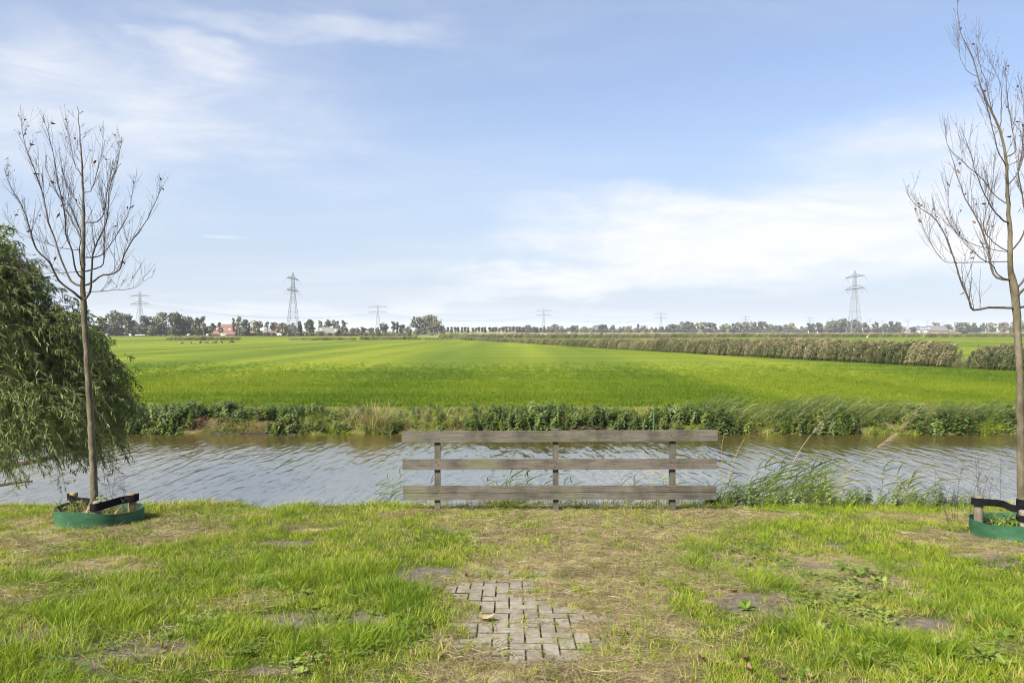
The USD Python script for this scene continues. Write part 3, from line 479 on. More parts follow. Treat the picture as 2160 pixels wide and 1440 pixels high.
# tan tussock and dead bracken on the far bank
def tussock(n, h, r, w):
    a = rng.uniform(0, 6.28, n); b = np.c_[rng.normal(0, r, (n, 2)) * [1, .6], np.zeros(n)]; t = np.abs(rng.normal(.25, .3, n))
    return ribbons(b, az(a) * np.sin(t)[:, None] + UP * np.cos(t)[:, None], az(a) * rng.uniform(.2, .6, n)[:, None] - UP * rng.uniform(.1, .55, n)[:, None], h * rng.uniform(.6, 1.15, n), w, 5, 'reed')
c = [X(790, 23.15), 23.15]; t = thing('dry_grass_clump', 'tall tan clump of dry drooping grass on the far bank left of the fence', 'grass clump', (*c, float(field_z(*map(np.array, c))) - .03))
part(t, 'dry_blades', tussock(420, .98, .30, .014), M['straw'], kind='stuff'); part(t, 'green_blades', tussock(160, .95, .28, .014), M['grass_green'], kind='stuff')
def tangle(n, rx, ry, h):
    b = np.c_[rng.normal(0, rx, n), rng.normal(0, ry, n), rng.uniform(0, h, n)]; a = rng.uniform(0, 6.28, n)
    return ribbons(b, az(a) + UP * rng.normal(.1, .4, n)[:, None], -UP * rng.uniform(.2, .6, n)[:, None] * np.ones((n, 3)), rng.uniform(.12, .34, n), .011, 3, 'reed')
for px, w, h, lab in ((425, .34, .36, 'rust-brown heap of dead bracken at the waterline near the willow'), (550, .42, .26, 'brown dead bracken above the dark boards on the far bank'), (1225, .34, .16, 'flat brown dead plants on the far bank behind the middle fence post')):
    x = X(px, 22.95); y = float(far_bank_edge(np.array(x))) + .2
    mesh_thing('dead_bracken', (lambda m: (m[0] + [x, y, .10], m[1]))(tangle(420, w, .2, h)), M['bracken'], lab, 'dead plant', kind='stuff')
x0, x1 = X(440, 22.6), X(625, 22.6)
t = thing('bank_boards', 'dark wet boards lining the waterline of the far bank below the bracken', 'boards', (0, 0, 0))
for i, (a, b) in enumerate([(x0, x0 + .85), (x0 + .87, x0 + 1.75), (x0 + 1.77, x1)]):
    y = float(far_bank_edge(np.array((a + b) / 2))) - .12; part(t, 'board', box(a, b, y + .03, y + .07, -.2, .075 - .02 * i), M['wet_wood'])
xp = X(1378, 23.0); mesh_thing('marker_pole', tube([[xp, 22.9, -.2], [xp, 22.9, .55], [xp, 22.9, .86]], [.022, .022, .018], 8), M['green_plastic'], 'thin green pole standing at the far waterline among nettles', 'pole')

# ------------------------------------------------------------------ near bank reeds, behind and beside the fence
def near_reeds(pxs, tops, n, label, lean, protos, ymin=10.3, ymax=11.3, base=(.62, 1.05), name='near_reeds'):
    px = rng.uniform(pxs[0], pxs[-1], n); yy = edge_y(X(px, 10.6)) + rng.uniform(ymin - 10.15, ymax - 10.15, n); xx = X(px, yy)
    zt = HC - (np.interp(px, pxs, tops) - HY) / F * yy; zb = lawn_height(xx, yy); zb = np.maximum(zb, -.1); sc = np.clip(zt - zb, .08, 2) * rng.uniform(*base, n)
    return instancer(name, protos, np.stack([xx, yy, zb - .02], 1), rng.normal(0, .45, n), sc, rng.integers(0, len(protos), n), label, 'reeds', tilt=rng.normal(0, .06, (n, 2)))
NR = [("green_reed", reed(1.0, 9, lean=l_, lw=.020, droop=.32)[0], M['reed_leaf']) for l_ in (.05, .15, .28, .2, .4)]
near_reeds([1500, 1540, 1600, 1690, 1730, 1800, 1830, 1870, 1900, 1915], [1020, 1005, 972, 968, 985, 1050, 1025, 978, 995, 1045], 150, 'dense green reeds on the near bank right of the fence', .3, NR)
near_reeds([1470, 1560, 1680, 1760], [1045, 1010, 1000, 1040], 150, 'lush lower reeds right beside the fence end', .3, NR, 10.35, 11.0)
near_reeds([840, 960, 1090, 1200, 1340, 1420, 1500], [1012, 1000, 985, 1002, 985, 1000, 1000], 60, 'sparse green reeds growing behind the fence', .2, NR, 10.35, 11.2, (.5, 1.0))
near_reeds([780, 800, 840], [1010, 985, 1000], 9, 'few reeds left of the fence', .2, NR, 10.3, 10.7, (.7, 1.0))
near_reeds([400, 480, 600], [1050, 1035, 1055], 10, 'thin low reeds on the bank edge right of the left tree', .5, NR, 10.15, 10.4, (.5, .9))
near_reeds([1900, 1960, 2060], [1010, 1020, 1020], 26, 'sparse low reeds left of the right tree', .3, NR, 10.15, 10.6, (.5, .95))
def stubble(n, h):
    b = np.c_[rng.normal(0, .05, (n, 2)), np.zeros(n)]; a = rng.uniform(0, 6.28, n)
    return cat([tube([b[i], b[i] + [rng.normal(0, .04), rng.normal(0, .04), h * rng.uniform(.6, 1.1)]], [.003, .0022], 3, False) for i in range(n)])
SB = [("dry_stem", stubble(5, .42), M['grass_dry']), ("dry_stem", stubble(4, .36), M['bracken']), ("dry_stem", stubble(5, .4), M['reed_leaf'])]
n = 330; px = rng.uniform(845, 1500, n); yy = edge_y(X(px, 10.5)) + rng.uniform(.1, .75, n); xx = X(px, yy); zb = lawn_height(xx, yy)
instancer('dry_reed_stems', SB, np.stack([xx, yy, zb - .02], 1), rng.uniform(0, 6.28, n), np.clip(.78 - zb, .25, .8) / .42 * rng.uniform(.7, 1.1, n), rng.choice([0, 0, 1, 2], n), 'upright dry cut reed stems seen under the lowest fence rail', 'reeds')
n = 420; px = np.r_[rng.uniform(1480, 2060, 250), rng.uniform(840, 1500, 110), rng.uniform(330, 830, 60)]; yy = edge_y(X(px, 10.3)) + rng.uniform(.02, .5, n); xx = X(px, yy); zb = lawn_height(xx, yy); ii = rng.choice([0, 1, 2, 3, 4, 5], n, p=[.16, .16, .12, .2, .24, .12]); ii[px < 1480] = rng.choice([4, 4, 5], (px < 1480).sum())
instancer('edge_weeds', NET, np.stack([xx, yy, zb - .02], 1), rng.uniform(0, 6.28, n), rng.uniform(.45, .95, n) * np.where(px > 1480, 1.0, .75) * (.75 + .6 * fbm(xx, yy, 1.5, 71)), ii, 'mixed weeds and tall grass along the near edge of the canal', 'weeds', tilt=rng.normal(0, .15, (n, 2)))
def single_reed(name, pts, Z0, lab, plume_len=.3, leaves=4, pn=90):
    w = spline([P(px, py, Z0) for px, py in pts], 14); t = thing(name, lab, 'reed', w[0]); w0 = w - w[0]
    part(t, 'stem', tube(w0, np.linspace(.005, .0025, 14), 5), M['straw'])
    L = plume_len; s = rng.random(pn); d = unit(w0[-1] - w0[-3]); b = w0[-1] + d * (s * L * .8)[:, None]
    dd = unit(d + np.stack([rng.normal(.1, .25, pn), rng.normal(0, .25, pn), rng.normal(-.22, .25, pn)], 1))
    if pn: part(t, 'plume', ribbons(b, dd, np.array([.1, 0, -.25]) * np.ones((pn, 3)), L * rng.uniform(.2, .42, pn) * (1.1 - .6 * s), .006, 3, 'leaf'), M['reed_plume'])
    q = rng.integers(3, 12, leaves); a = rng.normal(0, .7, leaves)
    part(t, 'leaves', ribbons(w0[q], az(a) * .8 + UP * rng.uniform(-.1, .6, leaves)[:, None], np.array([.2, 0, -.4]) * np.ones((leaves, 3)), rng.uniform(.25, .45, leaves), .016, 5, 'reed', side=np.cross(az(a), np.array([.2, 1, .4]))), M['reed_leaf'], kind='stuff')
single_reed('plumed_reed', [(1640, 1050), (1668, 985), (1690, 945), (1712, 915)], 10.9, 'tall bent reed with a brown plume above the near reeds, nearer the fence', .26)
single_reed('plumed_reed', [(1745, 1055), (1775, 1010), (1815, 972), (1848, 945)], 10.8, 'reed bent far over with the largest tan plume, right of the near reeds', .40, 4, 150)
single_reed('plumed_reed', [(1520, 1060), (1521, 1000), (1522, 950), (1527, 918)], 10.6, 'thin upright straw stalk just beyond the right fence end', .05, 2, 8)
single_reed('plumed_reed', [(1520, 1060), (1535, 1010), (1552, 960), (1566, 932)], 10.6, 'thin leaning straw stalk right of the upright one by the fence end', .06, 2, 10)
def dock(n, L, w, h):
    a = rng.uniform(0, 6.28, n); b = np.c_[rng.normal(0, .06, (n, 2)), rng.uniform(.02, h, n)]; t = rng.uniform(.2, 1.0, n)
    return ribbons(b, az(a) * np.cos(t)[:, None] + UP * np.sin(t)[:, None], -UP * rng.uniform(.4, .8, n)[:, None] * np.ones((n, 3)), L * rng.uniform(.6, 1.1, n), w * rng.uniform(.8, 1.2, n), 4, 'leaf', side=az(a + np.pi / 2))
for px, py, L, n_, lab in ((1640, 1075, .20, 22, 'dark leafy dock plant low in front of the near reeds'), (1790, 1066, .13, 40, 'leafy green bank plant between the two reed patches'), (1820, 1072, .12, 34, 'smaller leafy bank plant right of the leafy pair between the reeds'), (1862, 1064, .11, 30, 'leafy plant under the rightmost tall reeds'), (1985, 1062, .11, 26, 'small leafy plant at the bank edge left of the right tree'), (1925, 1068, .09, 24, 'low leafy plant at the lawn edge right of the reeds')):
    y = 10.25; x = X(px, y); y = float(edge_y(np.array(x))) + .12; z = float(lawn_height(np.array(x), np.array(y)))
    t = thing('bank_plant', lab, 'plant', (x, y, z - .02)); part(t, 'leaves', dock(n_, L, L * .48, .16), M['weed_leaf'], kind='stuff'); part(t, 'stem', tube([[0, 0, 0], [.01, 0, .1], [.02, 0, .2]], [.006, .005, .003], 5), M['weed_leaf'])

# ------------------------------------------------------------------ fence
FY = 9.75
fence = thing('wooden_fence', 'weathered grey wooden fence of three rails on three posts at the canal edge', 'fence', (X(1172, FY), FY, 0)); fo = np.array([X(1172, FY), FY, 0])
def plank(x0, x1, yb, th, za, zb, h, seed, split=False):
    n_ = 60; r2 = np.random.default_rng(seed); s = np.linspace(0, 1, n_); x = x0 + (x1 - x0) * s; zt = za + (zb - za) * s; wob = np.cumsum(r2.normal(0, .0006, n_)); wob -= np.linspace(wob[0], wob[-1], n_)
    prof = [(-th, 0), (-th, .004), (-th + .004, h), (-.004, h), (0, h - .004), (0, 0)] if not split else [(-th, 0), (-th, h * .46), (-th + .010, h * .49), (-th + .010, h * .51), (-th, h * .54), (-th + .004, h), (-.004, h), (0, h - .004), (0, 0)]
    m = len(prof); v = np.array([[x[i], yb + py_, zt[i] + wob[i] + (pz_ if pz_ < h * .9 else pz_ + (r2.normal(0, .0012) if i % 3 else -abs(r2.normal(0, .002))))] for i in range(n_) for py_, pz_ in prof])
    q = np.array([[i * m + j, i * m + (j + 1) % m, (i + 1) * m + (j + 1) % m, (i + 1) * m + j] for i in range(n_ - 1) for j in range(m)])
    caps = [[0] + [0] * 0]; f = np.vstack([q[:, [0, 1, 2]], q[:, [0, 2, 3]]])
    e = np.array([[0, j, j + 1] for j in range(1, m - 1)]); f = np.vstack([f, e[:, ::-1] if False else e, (e + (n_ - 1) * m)[:, ::-1]])
    return v - fo, f
YF = FY - .037
def zz(py, Z=9.70): return HC - (py - HY) / F * Z
part(fence, 'rail', plank(X(848, 9.7), X(1513, 9.7), YF - .001, .036, zz(933), zz(929), .142, 1), M['rail_wood'], label='top rail, greyest of the three')
part(fence, 'rail', plank(X(849.5, 9.7), X(1511.5, 9.7), YF - .001, .036, zz(990), zz(988.5), .135, 2), M['rail_wood'])
part(fence, 'rail', plank(X(851, 9.7), X(1510.5, 9.7), YF - .001, .036, zz(1053), zz(1052.5), .178, 3, True), M['rail_wood'], label='lowest and widest rail, cracked along its length')
for px, tp in ((923, 906), (1172, 904.5), (1418, 905)):
    x = X(px, FY); v, f = box(x - .036, x + .036, FY - .036, FY + .036, .2, zz(tp, 9.72)); b_ = trimesh.Trimesh(v, cat([(v, f)])[1]); part(fence, 'post', (v - fo, f), M['post_wood'])
for px in (870, 1029, 1352):
    x = X(px, FY); part(fence, 'batten', (lambda m: (m[0] - fo, m[1]))(box(x - .05, x + .05, YF + .002, YF + .03, zz(932), zz(907.8 if px > 900 else 909.4))), M['post_wood'])
nm = []
for px, zs_ in ((923, (921, 978, 1036)), (1172, (921, 978, 1036)), (1418, (918, 977, 1036))):
    for py in zs_:
        for dx in (-.014, .014): c = [X(px, 9.7) + dx, YF - .037, zz(py + rng.uniform(-5, 5))]; nm.append(tube([c, [c[0], c[1] - .002, c[2]]], [.006, .005], 8))
for k_, m in enumerate(nm): part(fence, 'nail', (m[0] - fo, m[1]), M['rubber'])

# ------------------------------------------------------------------ young trees with guards, stakes and straps
def young_tree(name, label, Z, base, trunk_px, trunk_r, limbs, seed, leaves_n=120, extra=()):
    r = np.random.default_rng(seed); t = thing(name, label, 'tree', base); B = np.array(base)
    tp = np.array([P(px, py, Z) for px, py in trunk_px]); tp[0] = B - [0, 0, .1]; tr = spline(np.c_[tp, trunk_r], 60); tr[:, :3] += np.c_[r.normal(0, .003, (60, 2)), np.zeros(60)]
    rad = .9 * tr[:, 3] * (1 + .07 * np.sin(np.arange(60) * 1.9) * r.random(60))
    part(t, 'trunk', tube(tr[:, :3] - B, rad, 12), M['bark'], smooth=True)
    tw, lv = [], []
    def twig(p, d, L, r0, depth):
        n_ = 7; s = np.linspace(0, 1, n_); up = np.array([r.normal(0, .12), r.normal(0, .12), .35]); bend = up * .5
        pts = p + L * (d * s[:, None] + bend * (s ** 2)[:, None]) + np.cumsum(r.normal(0, .008 * L, (n_, 3)), 0); tw.append(tube(pts, np.linspace(r0, max(.0009, r0 * .42), n_), 4, False))
        for _ in range(r.integers(1, 4) if depth == 0 else 0):
            q = r.uniform(.2, .8); i = int(q * (n_ - 1)); twig(pts[i], unit(d + np.array([r.normal(0, .5), r.normal(0, .5), .3])), L * r.uniform(.3, .6), r0 * .65, 1)
        for _ in range(r.integers(0, 4)):                # small buds and spurs
            i = r.integers(1, n_); lv2.append((pts[i], unit(d + r.normal(0, .8, 3))))
        if r.random() < .5: lv.append(pts[-1 - r.integers(0, 4)])
    lv2 = []
    for pts_px, r0, dz in limbs:
        m = len(pts_px); zz_ = Z + dz * (np.linspace(0, 1, m) ** .8); w = np.array([P(px, py, z_) for (px, py), z_ in zip(pts_px, zz_)])
        j = np.argmin(np.linalg.norm(tr[:, :3] - w[0], axis=1)); w[0] = tr[j, :3]
        n_ = 26; c = spline(w, n_); c[2:] += np.cumsum(r.normal(0, .003, (n_ - 2, 3)), 0); rr = r0 * .68 * np.linspace(1, .08, n_) ** 1.0 + .0010
        part(t, 'branch', tube(c - B, rr, 7), M['branch_bark'], smooth=True)
        L = np.linalg.norm(np.diff(c, axis=0), axis=1).sum()
        for q in np.sort(r.uniform(.22, 1.0, int(5 + L * 10))):
            i = min(int(q * (n_ - 1)), n_ - 2); d = unit(c[i + 1] - c[i]); out = r.normal(0, .5, 3); out[2] = abs(out[2]) * .5 + .55
            twig(c[i], unit(d * .9 + out), r.uniform(.20, .55) * (1.15 - .7 * q), np.clip(rr[i] * .40, .0012, .0030), 0)
    for q in np.linspace(.62, .99, 22):
        i = int(q * 59); d = unit(np.array([r.normal(0, .7), r.normal(0, .7), .75])); twig(tr[i, :3], d, r.uniform(.2, .6) * (1.25 - q), np.clip(tr[i, 3] * .28, .0012, .003), 0)
    part(t, 'twigs', (lambda m: (m[0] - B, m[1]))(cat(tw)), M['twig_bark'], kind='stuff')
    sp = np.array([a for a, _ in lv2]); sd = np.array([b for _, b in lv2]); part(t, 'buds', (lambda m: (m[0] - B, m[1]))(ribbons(sp, sd, -UP * .1 * np.ones((len(sp), 3)), r.uniform(.01, .022, len(sp)), .007, 2, 'leaf')), M['twig_bark'], kind='stuff')
    lp = np.array(lv)[r.permutation(len(lv))[:leaves_n]]; a = r.uniform(0, 6.28, len(lp))
    part(t, 'dead_leaves', (lambda m: (m[0] - B, m[1]))(ribbons(lp, az(a) * .7 - UP * .5, r.normal(0, .5, (len(lp), 3)), r.uniform(.03, .055, len(lp)), .026, 4, 'leaf')), M['dead_leaf'], kind='stuff')
    return t
def lz(x, y): return float(lawn_height(np.array(float(x)), np.array(float(y))))
def zoomL(*p): return [(u_ / 2.769, 180 + v_ / 2.769) for u_, v_ in p]
def zoomR(*p): return [(1860 + u_ / 2.057, v_ / 2.057) for u_, v_ in p]
ZL = 8.94; xl = X(200, ZL)
LL = [(zoomL((480, 1250), (430, 1210), (340, 1130), (300, 1040), (210, 950), (170, 830), (130, 700), (60, 580), (20, 470)), .020, -.5), (zoomL((470, 1190), (420, 1150), (380, 1080), (340, 970), (310, 880), (280, 800), (260, 680), (200, 500), (140, 300), (125, 120)), .018, .35),
      (zoomL((465, 1150), (440, 1080), (420, 970), (380, 880), (370, 760), (330, 600), (280, 350), (230, 190)), .014, -.6), (zoomL((500, 1160), (560, 1140), (590, 1115), (650, 1105), (700, 1070), (715, 1010), (760, 920), (830, 820), (880, 730), (940, 580)), .016, .3),
      (zoomL((500, 1270), (525, 1200), (530, 1090), (535, 1000), (570, 900), (620, 800), (640, 600), (690, 450), (715, 310)), .019, -.55), (zoomL((520, 1195), (620, 1200), (720, 1195), (790, 1180), (850, 1140), (900, 1110)), .007, -.2),
      (zoomL((495, 1085), (550, 1075), (600, 1050), (605, 900), (612, 780), (590, 560)), .012, .4), (zoomL((500, 810), (550, 800), (595, 765), (610, 680), (640, 540), (700, 390)), .010, -.3), (zoomL((490, 1000), (570, 1000), (620, 960), (680, 870), (740, 750), (772, 560)), .010, .5),
      (zoomL((480, 770), (430, 650), (380, 560), (350, 400)), .008, .3), (zoomL((478, 640), (520, 620), (560, 520), (590, 400), (600, 300)), .007, -.3), (zoomL((480, 900), (420, 800), (370, 700), (300, 560), (240, 420)), .009, .6), (zoomL((440, 1100), (460, 960), (470, 850), (400, 640), (360, 470)), .008, -.7),
      (zoomL((475, 560), (440, 450), (410, 330), (385, 230)), .006, .2), (zoomL((210, 950), (130, 870), (60, 810), (0, 740)), .006, -.2), (zoomL((330, 1110), (230, 1095), (140, 1085), (70, 1050)), .006, .2)]
young_tree('young_tree', 'bare young tree in a green ring left in front of the willow', ZL, (xl, ZL, lz(xl, ZL)), [(200, 1110), (198, 1040), (196, 960), (190, 860), (184, 760), (179, 690), (177, 642), (174, 606), (175, 541), (177, 487), (175, 415), (173, 342), (168, 288), (164, 225)],
           [.050, .047, .044, .040, .037, .036, .038, .030, .025, .021, .015, .011, .007, .003], LL, 11, 70)
ZR = 8.2; xr_ = X(2155, ZR)
LR = [(zoomR((555, 1325), (480, 1335), (395, 1345), (385, 1300), (350, 1220), (320, 1130), (290, 1040), (230, 940), (150, 880), (110, 820)), .019, -.3), (zoomR((550, 1215), (490, 1200), (470, 1140), (460, 1080), (430, 1000), (400, 930), (360, 870), (330, 780), (290, 640)), .018, .3), (zoomR((555, 1215), (500, 1190), (475, 1150), (440, 1130), (370, 1070), (320, 1020), (290, 970)), .009, -.4),
      (zoomR((553, 960), (500, 930), (450, 850), (410, 740), (390, 650), (350, 540)), .011, -.5), (zoomR((546, 870), (490, 850), (430, 780), (350, 710), (280, 640), (270, 520)), .009, .4), (zoomR((540, 720), (500, 640), (480, 560), (440, 440), (410, 380)), .008, -.3), (zoomR((535, 680), (580, 640), (560, 520), (540, 400), (530, 290)), .009, .3),
      (zoomR((575, 1240), (620, 1210), (650, 1100), (640, 950), (660, 780), (640, 560)), .016, .3), (zoomR((572, 1290), (610, 1260), (690, 1210), (760, 1080), (800, 900), (820, 700)), .018, -.3), (zoomR((578, 1340), (660, 1330), (780, 1340), (850, 1240), (890, 1050), (930, 860)), .018, .4), (zoomR((560, 1100), (620, 1000), (610, 850), (590, 720), (610, 560), (600, 380)), .012, -.4),
      (zoomR((548, 800), (600, 730), (640, 600), (660, 420)), .009, .4), (zoomR((480, 470), (460, 380), (420, 250), (420, 130)), .006, .2), (zoomR((510, 570), (515, 450), (505, 360), (470, 270)), .006, -.2), (zoomR((415, 330), (370, 300), (340, 240), (328, 140)), .0045, .2), (zoomR((330, 1130), (280, 1140), (230, 1090), (190, 1000), (150, 880)), .006, .3), (zoomR((465, 1090), (440, 960), (470, 860), (480, 700)), .007, -.3), (zoomR((275, 1100), (300, 960), (290, 850), (310, 750)), .005, .1)]
young_tree('young_tree', 'taller bare young tree in a green ring at the right edge', ZR, (xr_, ZR, lz(xr_, ZR)), [(2155, 1125), (2155, 1060), (2153, 920), (2150, 780), (2146, 700), (2140, 603), (2132, 574), (2129, 467), (2125, 389), (2122, 340), (2113, 292), (2098, 248), (2081, 214), (2062, 160), (2050, 117), (2025, 63), (2019, -10)],
           [.050, .047, .043, .040, .041, .047, .032, .024, .019, .016, .014, .012, .0095, .007, .006, .004, .002], LR, 23, 60)
def ring(cx, cy, r, h0, h1, lab, seam=None):
    t = thing('tree_guard', lab, 'tree guard', (cx, cy, lz(cx, cy))); n_ = 72; a = np.linspace(0, 2 * np.pi, n_, endpoint=False); rad = r * (1 + .03 * np.sin(2 * a + 1) + .015 * np.sin(5 * a))
    x, y = np.cos(a) * rad, np.sin(a) * rad; zb = np.array([lz(cx + x[i], cy + y[i]) for i in range(n_)]) - lz(cx, cy); hh = h0 + (h1 - h0) * (x / r * .5 + .5) + .012 * np.sin(3 * a); lvl = np.linspace(-.04, 1, 5); V_ = []
    for th in (0, -.006):
        for q in lvl: V_.append(np.stack([x * (1 + th / r + .02 * max(q, 0)), y * (1 + th / r + .02 * max(q, 0)), zb + hh * q], 1))
    V_ = np.vstack(V_); f = []
    for s_ in range(2):
        for q in range(4):
            for i in range(n_): o = (s_ * 5 + q) * n_; k_ = [o + i, o + (i + 1) % n_, o + n_ + (i + 1) % n_, o + n_ + i]; f.append(k_ if s_ == 0 else k_[::-1])
    for i in range(n_): f.append([4 * n_ + i, 4 * n_ + (i + 1) % n_, 9 * n_ + (i + 1) % n_, 9 * n_ + i])
    part(t, 'ring_wall', (V_, np.array(f)), M['green_plastic'], smooth=40)
    if seam is not None:
        i = int(seam / (2 * np.pi) * n_); part(t, 'closing_strip', tube([[x[i] * 1.03, y[i] * 1.03, zb[i] - .02], [x[i] * 1.04, y[i] * 1.04, zb[i] + hh[i] * .5], [x[i] * 1.04, y[i] * 1.04, zb[i] + hh[i]]], [.014] * 3, 6), M['rubber'])
    return t
ring(-4.86, 8.94, .45, .20, .15, 'green plastic ring round the foot of the left young tree', 3.35); ring(5.50, 8.2, .47, .17, .19, 'green plastic ring round the foot of the right young tree')
def stake(px, Z, top_py, lab, r, m):
    x = X(px, Z); z0 = lz(x, Z); h = HC - (top_py - HY) / F * Z - z0
    return mesh_thing('wooden_stake', (lambda q: (q[0] + [x, Z, z0], q[1]))(tube([[0, 0, -.2], [0, 0, h * .5], [.003, 0, h - .012], [.003, 0, h]], [r, r, r, r * .82], 14)), M[m], lab, 'stake', smooth=35), np.array([x, Z, z0 + h])
_, sA = stake(155, 9.25, 1038, 'left stake of the left ring, its top strapped with black rubber', .046, 'stake_wood'); _, sB = stake(205, 8.60, 1056, 'reddish-grey stake in front of the left tree trunk', .048, 'grey_stake_wood'); _, sC = stake(279, 8.95, 1040, 'mossy yellowish stake at the right of the left ring', .047, 'stake_wood')
_, sD = stake(2064, 8.32, 1045, 'grey stake at the left inside the right ring', .046, 'grey_stake_wood'); _, sE = stake(2160, 7.92, 1076, 'grey stake in front of the right tree trunk', .05, 'grey_stake_wood')
def strap(pts, h, lab):
    p = spline(np.array(pts), 30); t_ = unit(np.gradient(p, axis=0)); nrm = unit(np.cross(t_, UP)); V_ = []
    for o, q in ((0, -.5), (.009, -.5), (.009, .5), (0, .5)): V_.append(p + nrm * o + UP * (q * h))
    V_ = np.stack(V_, 1).reshape(-1, 3); f = [[i * 4 + j, i * 4 + (j + 1) % 4, i * 4 + 4 + (j + 1) % 4, i * 4 + 4 + j] for i in range(29) for j in range(4)] + [[0, 3, 2, 1], [116, 117, 118, 119]]
    return mesh_thing('rubber_strap', (V_, np.array(f)), M['rubber'], lab, 'strap')
strap([sB + [-.062, -.02, -.07], sB + [0, -.06, -.062], sC + [-.03, -.064, -.056], sC + [0, -.062, -.055], sC + [.062, -.03, -.045], sC + [.055, .03, -.045]], .085, 'black rubber strap from the front stake to the right stake of the left ring')
strap([sA + [-.055, .03, -.05], sA + [-.055, -.02, -.05], sA + [-.01, -.06, -.055], sA + [.10, -.06, -.085], [xl - .07, ZL + .07, lz(xl, ZL) + .22], [xl - .02, ZL + .085, lz(xl, ZL) + .20]], .075, 'black rubber strap from the left stake to the left tree trunk')
strap([sD + [-.075, .0, -.055], sD + [-.03, -.06, -.055], sD + [.03, -.062, -.057], sD + [.22, -.09, -.072], [xr_ - .14, ZR - .065, sD[2] - .094], [xr_ - .01, ZR - .075, sD[2] - .10], [xr_ + .09, ZR - .04, sD[2] - .105], [xr_ + .3, ZR, sD[2] - .10]], .075, 'black rubber strap from the grey left stake round the right tree trunk')
strap([sE + [-.055, .03, -.075], sE + [-.054, -.03, -.075], sE + [0, -.062, -.075], sE + [.054, -.03, -.075], sE + [.3, .1, -.06]], .06, 'short black strap round the front stake of the right ring')
mesh_thing('trunk_wrap', tube([[xr_, ZR, sD[2] - .12], [xr_ + .001, ZR, sD[2] - .01]], [.052, .051], 14), M['rubber'], 'black sleeve round the right tree trunk above the strap', 'sleeve')
def ring_weeds(cx, cy, r, lab, dryshare):
    n_ = 110; a = rng.uniform(0, 6.28, n_); q = r * .74 * np.sqrt(rng.random(n_)); x, y = cx + q * np.cos(a), cy + q * np.sin(a); ii_ = np.where(rng.random(n_) < dryshare, rng.choice([2, 3], n_), rng.choice([0, 1, 4], n_))
    instancer('ring_weeds', [("leafy_weed", nettle(.17, 5, .07), M['weed_leaf']), ("grass_tuft", tuft(16, .2, .03, .006, .4, 4), M['grass_green']), ("dry_tuft", tuft(16, .2, .04, .005, .7, 4), M['straw']), ("dry_tuft", tuft(14, .24, .03, .005, .5, 4), M['grass_dry']), ("leafy_weed", rosette(10, .13, .06), M['weed_leaf'])], np.c_[x, y, np.array([lz(*k_) for k_ in zip(x, y)])], rng.uniform(0, 6.28, n_), rng.uniform(.7, 1.35, n_) * np.where((x < cx) & (dryshare > .4), 1.25, .9), ii_, lab, 'weeds')
ring_weeds(-4.86, 8.94, .45, 'dry stalks and green weeds filling the ring of the left tree', .55); ring_weeds(5.5, 8.2, .47, 'fresh green weeds filling the ring of the right tree', .12)
def shoots(cx, cy, n_, h, lab):
    out = []
    for _ in range(n_):
        p = np.array([cx + rng.normal(0, .2), cy + rng.normal(0, .12), lz(cx, cy)]); d = np.array([rng.normal(0, .22), rng.normal(0, .1), 1]); L = h * rng.uniform(.5, 1.1); s = np.linspace(0, 1, 7)[:, None]
        w = p + L * (d * s + np.array([rng.normal(0, .2), 0, 0]) * s ** 2); out.append(tube(w, np.linspace(.0032, .0016, 7), 3, False))
        for _k in range(4): i = rng.integers(2, 6); out.append(tube([w[i], w[i] + L * .18 * np.array([rng.normal(0, .8), rng.normal(0, .3), .8]), w[i] + L * .3 * np.array([rng.normal(0, .9), 0, 1.2])], [.002, .0017, .0013], 3, False))
    mesh_thing('bare_shoots', cat(out), M['twig_bark'], lab, 'shoots', kind='stuff')
shoots(-4.80, 9.1, 9, .62, 'thin bare shoots rising round the foot of the left tree'); shoots(5.35, 8.9, 12, .75, 'thin bare shoots left of the foot of the right tree')

# ------------------------------------------------------------------ willow
WC = np.array([-9.9, 13.1, 1.9])
wl = thing('willow_tree', 'bushy green willow hanging over the water at the left edge', 'tree', (-10.4, 12.0, 0)); W0 = np.array([-10.4, 12.0, 0.])
tr = spline([(-10.4, 12.0, -.1), (-10.2, 12.3, .7), (-9.9, 12.7, 1.6), (-9.7, 12.9, 2.7), (-9.6, 12.9, 3.6)], 18); part(wl, 'trunk', tube(tr - W0, np.linspace(.2, .05, 18), 10), M['willow_bark'], smooth=True)
for q in [[(-10.2, 12.3, .6), (-9.3, 12.6, .75), (-8.2, 12.9, .85), (-7.2, 13.1, 1.2)], [(-10.2, 12.3, .8), (-9.2, 12.4, 1.0), (-8.4, 12.4, 1.5), (-7.6, 12.5, 1.7)], [(-10.0, 12.5, 1.3), (-9.0, 13.2, 2.0), (-8.2, 13.5, 2.6)], [(-9.9, 12.7, 1.7), (-9.2, 12.4, 2.8), (-8.7, 12.2, 3.4)], [(-10.3, 12.2, .3), (-9.4, 12.2, .38), (-8.6, 12.3, .55), (-7.9, 12.5, .62)], [(-10.3, 12.2, .4), (-9.5, 11.8, .9), (-8.7, 11.7, 1.3)]]:
    part(wl, 'branch', tube(spline(q, 12) - W0, np.linspace(.075, .015, 12), 7), M['willow_bark'], smooth=True)
